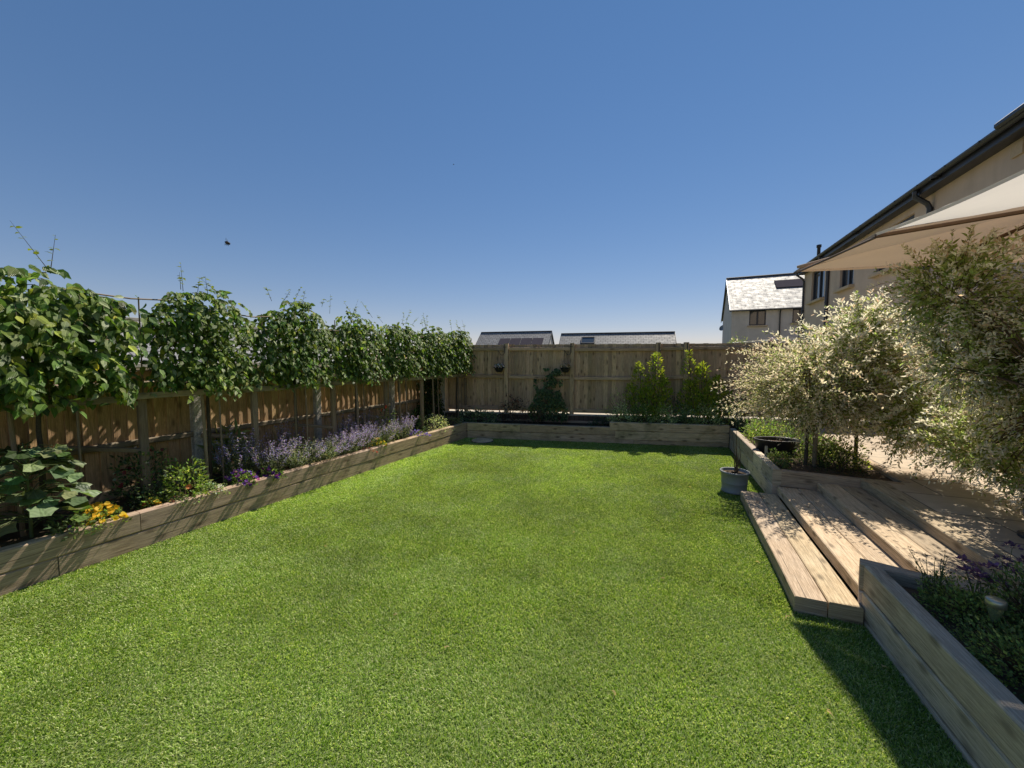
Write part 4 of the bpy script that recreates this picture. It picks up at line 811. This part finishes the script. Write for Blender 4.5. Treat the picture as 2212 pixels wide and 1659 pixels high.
# big house on the right
HX=5.1; U=A3(0,1,0); NX=A3(-1,0,0); Y0=-2.5; Y1=20.0; EZ=5.36; Z0=.40
h=thing('house','large cream rendered house with dark gutters on the right beyond the parasol','house',(HX,9,Z0))
wins=[(17.62,19.05,4.05,5.22,1),(15.15,16.2,4.08,5.22,1),(12.0,13.7,4.10,5.16,2),(5.6,7.0,4.1,5.2,1),(2.2,3.6,4.1,5.2,1)]
low=[(14.6,16.6,1.3,2.6,2),(11.6,13.2,.45,2.5,1),(7.0,9.6,.45,2.5,2),(3.0,5.0,1.3,2.5,1)]
O0=A3(HX,Y0,Z0); ops=[(a-Y0,b-Y0,c-Z0,d-Z0) for a,b,c,d,_ in wins+low]
mb=MB(); wall_open(mb,O0,U,UP,Y1-Y0,EZ-Z0+.05,ops,.13,NX)
XE=HX+8.5; RZ=EZ+3.4
mb.quad(A3(HX,Y1,Z0),A3(XE,Y1,Z0),A3(XE,Y1,EZ+.05),A3(HX,Y1,EZ+.05)); mb.quad(A3(XE,Y0,Z0),A3(XE,Y1,Z0),A3(XE,Y1,EZ+.05),A3(XE,Y0,EZ+.05)); mb.quad(A3(HX,Y0,Z0),A3(XE,Y0,Z0),A3(XE,Y0,EZ+.05),A3(HX,Y0,EZ+.05))
mx=(HX+XE)/2
for y in (Y0,Y1): mb.add([A3(HX,y,EZ+.05),A3(XE,y,EZ+.05),A3(mx,y,RZ-.1)],[[0,1,2]],[[0,0],[8,0],[4,3]])
mk('wall',mb,M['render'],h)
mb=MB(); mb.beam(A3(HX-.04,Y0,(Z0+EZ)/2+2.0),A3(HX-.04,10.85,(Z0+EZ)/2+2.0),.08,EZ-Z0-4.1,ch=.003); 
for q in wins+low: window(h,O0,U,NX,q[0]-Y0,q[1]-Y0,q[2]-Z0,q[3]-Z0,.13,q[4])
mb=MB(); ov=.33
for sx,xa in ((-1,HX-ov),(1,XE+ov)):
    sl_=3.4/(4.25); za=EZ-.0-ov*0+.12
    A_=A3(xa,Y0-.2,za);B_=A3(xa,Y1+.15,za);C_=A3(mx,Y1+.15,RZ+.12);D_=A3(mx,Y0-.2,RZ+.12); mb.quad(A_,B_,C_,D_); dz=A3(0,0,-.05); mb.quad(A_+dz,B_+dz,C_+dz,D_+dz)
    mb.quad(B_,B_+dz,C_+dz,C_); mb.quad(A_,A_+dz,B_+dz,B_); mb.quad(A_,A_+dz,D_+dz,D_)
mk('roof',mb,M['slate'],h)
mb=MB(); mb.beam(A3(HX-.235,Y0,EZ+.035),A3(HX-.235,Y1+.1,EZ+.035),.03,.17); mb.quad(A3(HX-.235,Y0,EZ-.03),A3(HX-.235,Y1+.1,EZ-.03),A3(HX,Y1+.1,EZ-.03),A3(HX,Y0,EZ-.03)); mk('fascia',mb,M['anthracite'],h)
mb=MB(); g=[]
th=np.linspace(math.pi,2*math.pi,9); prof=[(HX-.315+.062*math.cos(a),EZ+.115+.066*math.sin(a)) for a in th]
for (ya,yb,dx,dz) in ((Y0,Y1+.12,0,0),):
    for k in range(8):
        (x1,z1),(x2,z2)=prof[k],prof[k+1]; mb.add([A3(x1,ya,z1),A3(x2,ya,z2),A3(x2,yb,z2),A3(x1,yb,z1)],[[0,1,2],[0,2,3]],None,smooth=True)
for y in np.arange(Y0+1,Y1,.9): mb.beam(A3(HX-.24,y,EZ+.10),A3(HX-.385,y,EZ+.10),.03,.03)
for y in np.arange(Y0+2,Y1,3.7): mb.lathe(A3(HX-.315,y,EZ+.10),[(.07,-.075),(.074,-.07),(.074,-.02)],10)
mk('gutter',mb,M['anthracite'],h)
def swan(y): return [A3(HX-.31,y,EZ+.04),A3(HX-.31,y,EZ-.07),A3(HX-.10,y,EZ-.24),A3(HX-.055,y,EZ-.34),A3(HX-.055,y,EZ-1.2),A3(HX-.055,y,Z0)]
for y in (19.85,17.15,11.3,4.4): pipe(h,swan(y),.038 if y>17.5 else .05)
# higher front gable block with its own gutter end, nearer the camera
g2=atp(2143,274,(HX-.45,0,0),(1,0,0)); yb=g2[1]; zb=g2[2]
mb=MB(); mb.beam(A3(HX-.36,-2.3,zb),A3(HX-.36,yb,zb),.14,.11,ch=.03); mb.beam(A3(HX-.26,-2.3,zb-.16),A3(HX-.26,yb-.55,zb-.16),.06,.28); mb.beam(A3(HX-.1,-2.3,zb-.02),A3(HX-.1,yb-.2,zb+.0),.5,.08); mk('upper_gutter',mb,M['anthracite'],h)
mb=MB(); v1=atp(2203,322,(HX,0,0),(1,0,0)); mb.box((HX-.02,v1[1],v1[2]),(.04,.24,.2)); mk('air_vent',mb,M['sill'],h)
fp=atp(1768,556,(HX+.35,0,0),(1,0,0)); mb=MB(); mb.lathe((HX+.35,fp[1],EZ+.2),[(.06,0),(.06,.75),(.085,.76),(.085,.86),(0,.87)],14); mk('flue',mb,M['metal'],h)
# neighbouring houses share one direction
HU=nrm(ray(-1900,775))*-1; HU[2]=0; HU=nrm(HU); HN=np.cross(HU,UP); HN=HN if np.dot(HN,A3(0,-1,0))>0 else -HN; HU_,HN_=HU,HN
def gabled(name,label,P0,Lr,run,ez,rz,z0=0.0,wins=(),wallm='render_pale',panels=None,rooflight=None,gut=True,pipes=(),grp=None,hu=None):
    HU,HN=(HU_,HN_) if hu is None else hu
    """P0: front left eaves corner on plan; ridge along HU; front faces HN"""
    h=thing(name,label,'house',A3(P0[0],P0[1],z0),grp); o=A3(P0[0],P0[1],0); bk=-HN
    mb=MB(); ops=[(a,b,c,d) for a,b,c,d,_ in wins]; wall_open(mb,o+A3(0,0,z0),HU,UP,Lr,ez-z0,[(a,b,c-z0,d-z0) for a,b,c,d in ops],.1,HN)
    P=lambda x,y,z:o+HU*x+bk*y+A3(0,0,z)
    mb.quad(P(0,2*run,z0),P(Lr,2*run,z0),P(Lr,2*run,ez),P(0,2*run,ez))
    for x in (0,Lr): mb.add([P(x,0,z0),P(x,2*run,z0),P(x,2*run,ez),P(x,run,rz),P(x,0,ez)],[[0,1,2],[0,2,4],[4,2,3]],[[0,0],[6,0],[6,5],[3,7],[0,5]])
    mk('wall',mb,M[wallm],h); sl_=(rz-ez)/run; ov=.25; vo=.12; mb=MB()
    slp=math.hypot(run+ov,(rz-ez)*(1+ov/run))
    for sgn in (0,1):
        q=(lambda x,y,z:P(x,y,z)) if sgn==0 else (lambda x,y,z:P(x,2*run-y,z))
        a,b,c,d=q(-vo,-ov,ez-sl_*ov+.06),q(Lr+vo,-ov,ez-sl_*ov+.06),q(Lr+vo,run,rz+.06),q(-vo,run,rz+.06); mb.quad(a,b,c,d,[[0,0],[Lr,0],[Lr,slp],[0,slp]])
    r=mk('roof',mb,M['slate'],h)
    mb=MB(); mb.beam(P(-vo,run,rz+.09),P(Lr+vo,run,rz+.09),.2,.12,ch=.04)
    for x in (-vo,Lr+vo):
        for y in (-ov,2*run+ov): mb.beam(P(x,y,ez-sl_*ov+.0),P(x,run,rz+.0),.04,.16)
    mk('ridge_and_verge',mb,M['anthracite'],r)
    if gut:
        mb=MB(); mb.beam(P(-.1,-ov-.05,ez-sl_*ov+.0),P(Lr+.1,-ov-.05,ez-sl_*ov+.0),.11,.10,ch=.03); mk('gutter',mb,M['anthracite'],h)
    for x in pipes: pipe(h,[P(x,-ov-.02,ez-.2),P(x,-.12,ez-.3),P(x,-.06,ez-.5),P(x,-.06,z0)])
    for a,b,c,d,m in wins: window(h,o,HU,HN,a,b,c,d,.1,m)
    nn=nrm(A3(*(HN*(rz-ez)))+A3(0,0,run)); sv=nrm(bk*run+A3(0,0,rz-ez)); S0=lambda x,s:P(x,0,ez+.06)+sv*s
    for (x,s,wd,hh) in (panels or []):
        mb=MB(); a,b,c,d=[S0(x+i,s+j)+nn*.07 for i,j in ((0,0),(wd,0),(wd,hh),(0,hh))]; mb.quad(a,b,c,d)
        for p,q in ((a,b),(b,c),(c,d),(d,a)): mb.quad(p,q,q-nn*.06,p-nn*.06)
        mk('solar_panel',mb,M['panel'],h)
    for (x,s,wd,hh) in (rooflight or []):
        mb=MB(); a,b,c,d=[S0(x+i,s+j)+nn*.09 for i,j in ((0,0),(wd,0),(wd,hh),(0,hh))]
        for p,q in ((a,b),(b,c),(c,d),(d,a)): mb.beam(p,q,.09,.09,up=nn)
        f=mk('roof_window',mb,M['anthracite'],h); g=MB(); g.quad(a-nn*.02,b-nn*.02,c-nn*.02,d-nn*.02); mk('pane',g,M['glass'],f)
    return h,P
# bungalow with solar panels and its neighbour, over the back fence
def ridge_pt(x,y,d): return atd(x,y,d)
r1=atd(1042,720,44); r1b=atd(1195,717,44)
run=3.3; pl=-1; 
def place(rp,run): return rp+HN*run
L1=np.dot(atp(1190,717,r1,HN)-r1,HU); p1=place(r1,run); rz1=r1[2]
gabled('bungalow','low slate-roofed bungalow with four solar panels, left of two roofs over the back fence',p1,L1,run,rz1-2.55,rz1,-.02,panels=[(2.45+k*1.22,1.15,1.14,1.75) for k in range(4)])
r2=atd(1215,723,40); L2=np.dot(atp(1455,718,r2,HN)-r2,HU); p2=place(r2,run)
gabled('bungalow','long slate-roofed bungalow with one skylight, right of two roofs over the back fence',p2,L2,run,r2[2]-2.5,r2[2],-.02,rooflight=[(2.05,2.35,1.25,1.0)])
# two-storey house behind on the right
a_=math.radians(2.5); HU=A3(math.cos(a_),-math.sin(a_),0); HN=A3(-math.sin(a_),-math.cos(a_),0)
c0=atd(1578,745,27); c0[2]=0; ez2=atd(1578,668,27)[2]; rz2=ez2+2.75; run2=4.2
q=lambda x:np.dot(atp(x,700,c0,HN)-c0,HU)
zc_=lambda y:atd(1640,y,26.5)[2]
hh_,PH=gabled('house','pale two-storey house with sunlit slate roof behind the back fence on the right',c0,9.5,run2,ez2,rz2,-.02,wins=[(q(1618),q(1654),zc_(703),zc_(668),1),(q(1711),q(1745),zc_(700),zc_(667),1),(1.2,2.6,.9,2.1,1)],panels=[(q(1688),2.75,1.75,1.2),(q(1688)+1.8,2.75,1.75,1.2)],pipes=(q(1684),),hu=(HU,HN))
mb=MB(); a=PH(q(1692),-2.4,2.62); mb.add([PH(q(1690),-.02,2.35),PH(9.4,-.02,4.7),PH(9.4,-2.3,3.4),PH(q(1690),-2.3,2.35)],[[0,1,2],[0,2,3]],[[0,0],[3,0],[3,2],[0,2]]); mk('porch_roof',mb,M['slate'],hh_)
# white satellite dish on its gable
ds=atd(1561,709,34); sdish=thing('satellite_dish','small grey satellite dish on the gable of the pale two-storey house','satellite dish',ds)
mb=MB(); q_=nrm(A3(-.5,-.6,.35)); t1=nrm(np.cross(q_,UP)); t2=np.cross(t1,q_); V=[ds]; 
for rr_,dd_ in ((.15,.02),(.27,.07)):
    for j in range(18): th_=j*math.pi/9; V.append(ds+q_*dd_+t1*rr_*math.cos(th_)+t2*rr_*math.sin(th_))
Fc=[[0,1+j,1+(j+1)%18] for j in range(18)]
for j in range(18): a=1+j;b=1+(j+1)%18; Fc+=[[a,a+18,b+18],[a,b+18,b]]
mb.add(V,Fc,None,(.5,.5,.5),True); mk('dish',mb,M['pot'],sdish)
mb=MB(); mb.tube([ds-q_*.03,ds+HU*.3],.02,6); mb.tube([ds+q_*.07-t2*.27,ds+q_*.35],.012,5); mk('arm',mb,M['metal'],sdish)
# low house hidden behind the trained trees
nb=atd(470,708,15.5)
def leftroof():
    o=A3(-15.6,5.5,0); h=thing('bungalow','grey-roofed low house glimpsed through the trained trees on the left','house',A3(-17,9,0)); mb=MB(); ez,rz=1.75,3.0
    P=lambda x,y,z:A3(-13.2-x,2.5+y,z)
    mb.quad(P(0,0,0),P(0,11,0),P(0,11,ez),P(0,0,ez)); mb.quad(P(6,0,0),P(6,11,0),P(6,11,ez),P(6,0,ez))
    for y in (0,11): mb.add([P(0,y,0),P(6,y,0),P(6,y,ez),P(3,y,rz),P(0,y,ez)],[[0,1,2],[0,2,4],[4,2,3]],[[0,0],[6,0],[6,2],[3,4],[0,2]])
    mk('wall',mb,M['render_pale'],h); mb=MB()
    for s in (0,1):
        x0=-.3 if s==0 else 6.3; z0=ez-.1; mb.quad(P(x0,-.2,z0),P(x0,11.2,z0),P(3,11.2,rz+.05),P(3,-.2,rz+.05),[[0,0],[11,0],[11,3.6],[0,3.6]])
    mk('roof',mb,M['slate'],h); mb=MB(); mb.beam(P(-.38,-.2,ez-.12),P(-.38,11.2,ez-.12),.1,.1); mb.beam(P(3,-.2,rz+.08),P(3,11.2,rz+.08),.16,.1); mk('gutter',mb,M['cope'],h)
leftroof()
# shrubs and washing line beyond the fence
for (x,y,wd,hh,lab) in ((1587,738,.35,.62,'narrow lime-green shrub top showing over the back fence, left of two'),(1607,740,.42,.5,'round lime-green shrub top showing over the back fence, right of two')):
    p=atd(x,y,17); bush('shrub',lab,(p[0],p[1],1.5),(wd,wd,p[2]-1.5+hh*.62),700,.08,.5,OV,(.13,.17,.05),.3,(.24,.26,.11),.3,stems=4)
    mb=MB(); mb.tube([A3(p[0],p[1],0),A3(p[0],p[1],1.6)],.05,7); o_=[ob for ob in bpy.data.objects if ob.get('label')==lab][0]; mk('trunk',mb,M['bark'],o_)
wp=atd(1668,735,13.5); wl_=thing('washing_line','rotary washing line with a purple hub peeping over the back fence','washing line',A3(wp[0],wp[1],0))
mb=MB(); mb.tube([A3(wp[0],wp[1],0),A3(wp[0],wp[1],wp[2])],.022,8); mk('pole',mb,M['metal'],wl_)
mb=MB(); mb.lathe(A3(wp[0],wp[1],wp[2]-.02),[(0,-.06),(.08,-.05),(.09,.06),(.05,.10),(0,.11)],14); mk('hub',mb,plain('purple_plastic',(.22,.035,.18),.4,.1,20,.5,.03),wl_)
mb=MB(); ends=[]
for k in range(4):
    a=.15+k*math.pi/2; e=A3(wp[0]+1.25*math.cos(a),wp[1]+1.25*math.sin(a),wp[2]+.05-.13*(k==2)); ends.append(e); mb.tube([A3(wp[0],wp[1],wp[2]),e],.013,6)
mk('arms',mb,plain('grey_alloy',(.5,.52,.5),.4,.1,20,.5,.02,.3),wl_)
mb=MB()
for f in (.55,.75,.95):
    for k in range(4):
        c=A3(wp[0],wp[1],wp[2]); mb.tube([c+(ends[k]-c)*f,c+(ends[(k+1)%4]-c)*f],.003,4,cap=False)
mk('line',mb,M['cope'],wl_)
yt=atd(1726,705,15); yr=thing('sapling_tree','staked sapling with a few lime leaves in front of the two-storey house','tree',A3(yt[0],yt[1],0))
mb=MB(); mb.tube([A3(yt[0],yt[1],0),A3(yt[0],yt[1],yt[2]+.1)],[.025,.012],7); mk('trunk',mb,M['bark'],yr)
mb=MB(); mb.tube([A3(yt[0]+.09,yt[1],0),A3(yt[0]+.09,yt[1],yt[2]-.05)],.022,7); mb.beam(A3(yt[0]-.12,yt[1]-.02,yt[2]-.42),A3(yt[0]+.16,yt[1]-.02,yt[2]-.42),.02,.03); mk('stake',mb,M['cope'],yr)
n=70; v=rv(n); mb=MB(); mb.leaves(A3(yt[0],yt[1],yt[2]+.02)+v*[.16,.16,.2],v+[0,0,-.3],v+[0,0,.6],rng.uniform(.07,.12,n),np.full(n,.5),OV,cols(n,(.16,.2,.05),.25)); mk('crown',mb,M['leafs'],yr)

# ------------------------------------------------------------------ parasol
Cz=2.75; c1=atd(1722,583,1.03*(2.75-H)/ray(1722,583)[2]); Cz=c1[2]; 
e1=A3(.167,-.984,0); e1=nrm(e1); e2=A3(-e1[1],e1[0],0); S=2.5
cn=c1+e1*S/2+e2*S/2; hub=A3(cn[0],cn[1],Cz+.2)
pr=thing('parasol','beige square garden parasol on the patio with one panel coloured paler as sunlit','parasol',A3(cn[0],cn[1],.416))
cor=[c1,c1+e2*S,c1+e2*S+e1*S,c1+e1*S]
def mid(i): return (cor[i]+cor[(i+1)%4])/2+A3(0,0,.012)
edge=[]
for i in range(4): edge+=[cor[i],mid(i)]
for k in range(8):
    a=edge[k]; b=edge[(k+1)%8]; mb=MB(); n=10; V=[];U=[]
    for i in range(n+1):
        for j in range(n+1):
            f=i/n; g=j/n; e=a+(b-a)*g; e=e+(cn-e)*A3(1,1,0)*.018*math.sin(math.pi*g); p=e+(hub-e)*f; p=p+A3(0,0,-.035*math.sin(math.pi*f)*math.sin(math.pi*g)-.012*math.sin(math.pi*g)*(1-f)+.006*math.sin(9*f+k)*math.sin(7*g+2*f)+rng.normal(0,.0015)); V.append(p); U.append((f,g))
    Fc=[]
    for i in range(n):
        for j in range(n): q0=i*(n+1)+j; Fc+=[[q0,q0+1,q0+n+2],[q0,q0+n+2,q0+n+1]]
    mb.add(V,Fc,U,(.5,.5,.5),True)
    # hem
    hv=[];m=10
    for j in range(m+1):
        g=j/m; e=a+(b-a)*g; e=e+(cn-e)*A3(1,1,0)*.018*math.sin(math.pi*g)+A3(0,0,-.012*math.sin(math.pi*g)); hv+= [e,e+A3(0,0,-.022)]
    mb.add(hv,[x for j in range(m) for x in ([2*j,2*j+2,2*j+3],[2*j,2*j+3,2*j+1])],None)
    pale=k==6  # near left gore, its sunlight painted through the cloth colour
    o=mk('canopy',mb,M['cloth_sunlit'] if pale else M['cloth'],pr)
    if pale: tag(o,'canopy panel coloured paler as sunlit')
M['ribw']=plain('parasol_wood',(.16,.085,.045),.6,.2,30,.4,.1); M['ribc']=plain('tan_rib',(.46,.32,.21),.7,.1,30,.2,.05)
mb=MB(); mb.beam(edge[0]+A3(0,0,-.028),edge[7]+A3(0,0,-.034),.012,.018,up=UP); mk('edge_bar',mb,M['ribw'],pr)
for k in range(8):
    mb=MB(); e=edge[k]; dz=-.025 if k%2 else .03; mb.beam(e+A3(0,0,dz),hub+A3(0,0,dz-.03*(k%2)),.022,.03,up=UP); mk('rib',mb,M['ribw'] if k%2 else M['ribc'],pr)
mb=MB(); mb.tube([A3(cn[0],cn[1],.42),A3(cn[0],cn[1],3.05)],.024,12); mk('pole',mb,M['anthracite'],pr)
mb=MB(); mb.lathe(A3(cn[0],cn[1],.416),[(0,0),(.16,0),(.16,.02),(.05,.03),(.04,.2),(0,.2)],24); mk('base',mb,M['anthracite'],pr)
mb=MB(); mb.lathe(A3(cn[0],cn[1],2.84),[(.03,0),(.06,.01),(.06,.07),(.03,.1)],14); mk('hub',mb,M['anthracite'],pr)

# ------------------------------------------------------------------ insects
def bee(label,p,sc,ang):
    b=A3(*p); r=thing('bumblebee',label,'insect',b); ax=nrm(RM@np.array([math.cos(ang),math.sin(ang),.25])); up=nrm(RM@np.array([-math.sin(ang),math.cos(ang),.2])); sdv=np.cross(ax,up)
    mb=MB(); pts=[b+ax*sc*q for q in (-.5,-.46,-.36,-.2,0,.12,.2,.34,.44,.5)]; mb.tube(pts,[sc*q for q in (.02,.12,.2,.25,.24,.17,.2,.2,.12,.03)],14); mk('body',mb,M['beef'],r)
    mb=MB(); mb.tube([b-ax*sc*.5,b-ax*sc*.56,b-ax*sc*.66],[sc*.1,sc*.13,sc*.04],10); mk('head',mb,M['metal'],r)
    for sg in (1,-1):
        mb=MB(); a=b-ax*sc*.2+up*sc*.1; d=nrm(up*.9*sg+sdv*.5-ax*.1*sg); mb.leaves([a,a+ax*sc*.1],[d,nrm(d+ax*.5)],[sdv*1.0+ax*.5,sdv+ax*.5],[sc*.75,sc*.5],[.42,.4],LN,np.full((2,3),.2)); mk('wing',mb,M['wing'],r)
    mb=MB()
    for k in range(3):
        for sg in (1,-1): a=b-ax*sc*(.25-.15*k); mb.tube([a-up*sc*.15,a-up*sc*.32+sdv*sg*sc*.15,a-up*sc*.42+ax*sc*.1+sdv*sg*sc*.18],sc*.022,4)
    mk('legs',mb,M['metal'],r)
t=NT('bee_fur'); ob=t.uv(1,1,1,True); n=t.noise(ob,160,2,.5); t.ln(t.ramp(n,(.55,(.012,.010,.012)),(.72,(.20,.12,.06))),t.b.inputs[0]); t.b.inputs["Roughness"].default_value=.8; M['beef']=t.m
t=NT('insect_wing'); t.b.inputs["Base Color"].default_value=(.25,.27,.3,1); t.b.inputs["Alpha"].default_value=.3; t.b.inputs["Roughness"].default_value=.3; M['wing']=t.m
bee('dark bumblebee flying against the blue sky above the trained trees',atd(492,525,.80),.0125,math.radians(-25))
bee('tiny dark insect far up in the middle of the blue sky',atd(980,355,2.6),.008,math.radians(20))

# ------------------------------------------------------------------ small litter on the lawn
lit=[(1240,1150),(1105,1030),(960,1400),(2020,1520),(1785,1535),(1905,1440),(1560,1150),(1492,1052),(700,1180),(1330,1500),(1430,1250),(850,1330),(1700,1330),(1960,1460),(1640,1215)]
for i,(x,y) in enumerate(lit):
    p=atz(x,y,.022); n=1; mb=MB(); a=rng.uniform(0,6.28)
    mb.leaves([p,p+A3(.004,.003,.001)],[A3(math.cos(a),math.sin(a),.25),A3(-math.sin(a),math.cos(a),.1)],[A3(.2,.1,1),A3(-.3,.2,1)],[.034,.022],[.5,.45],OV,np.array([[.55,.42,.24],[.48,.36,.2]])*rng.uniform(.7,1.2),0,2.5)
    tag(mk('fallen_leaf',mb,M['leafs'],None,p),'small dry tan leaf lying loose on the green lawn','leaf','dry leaves scattered on the lawn')
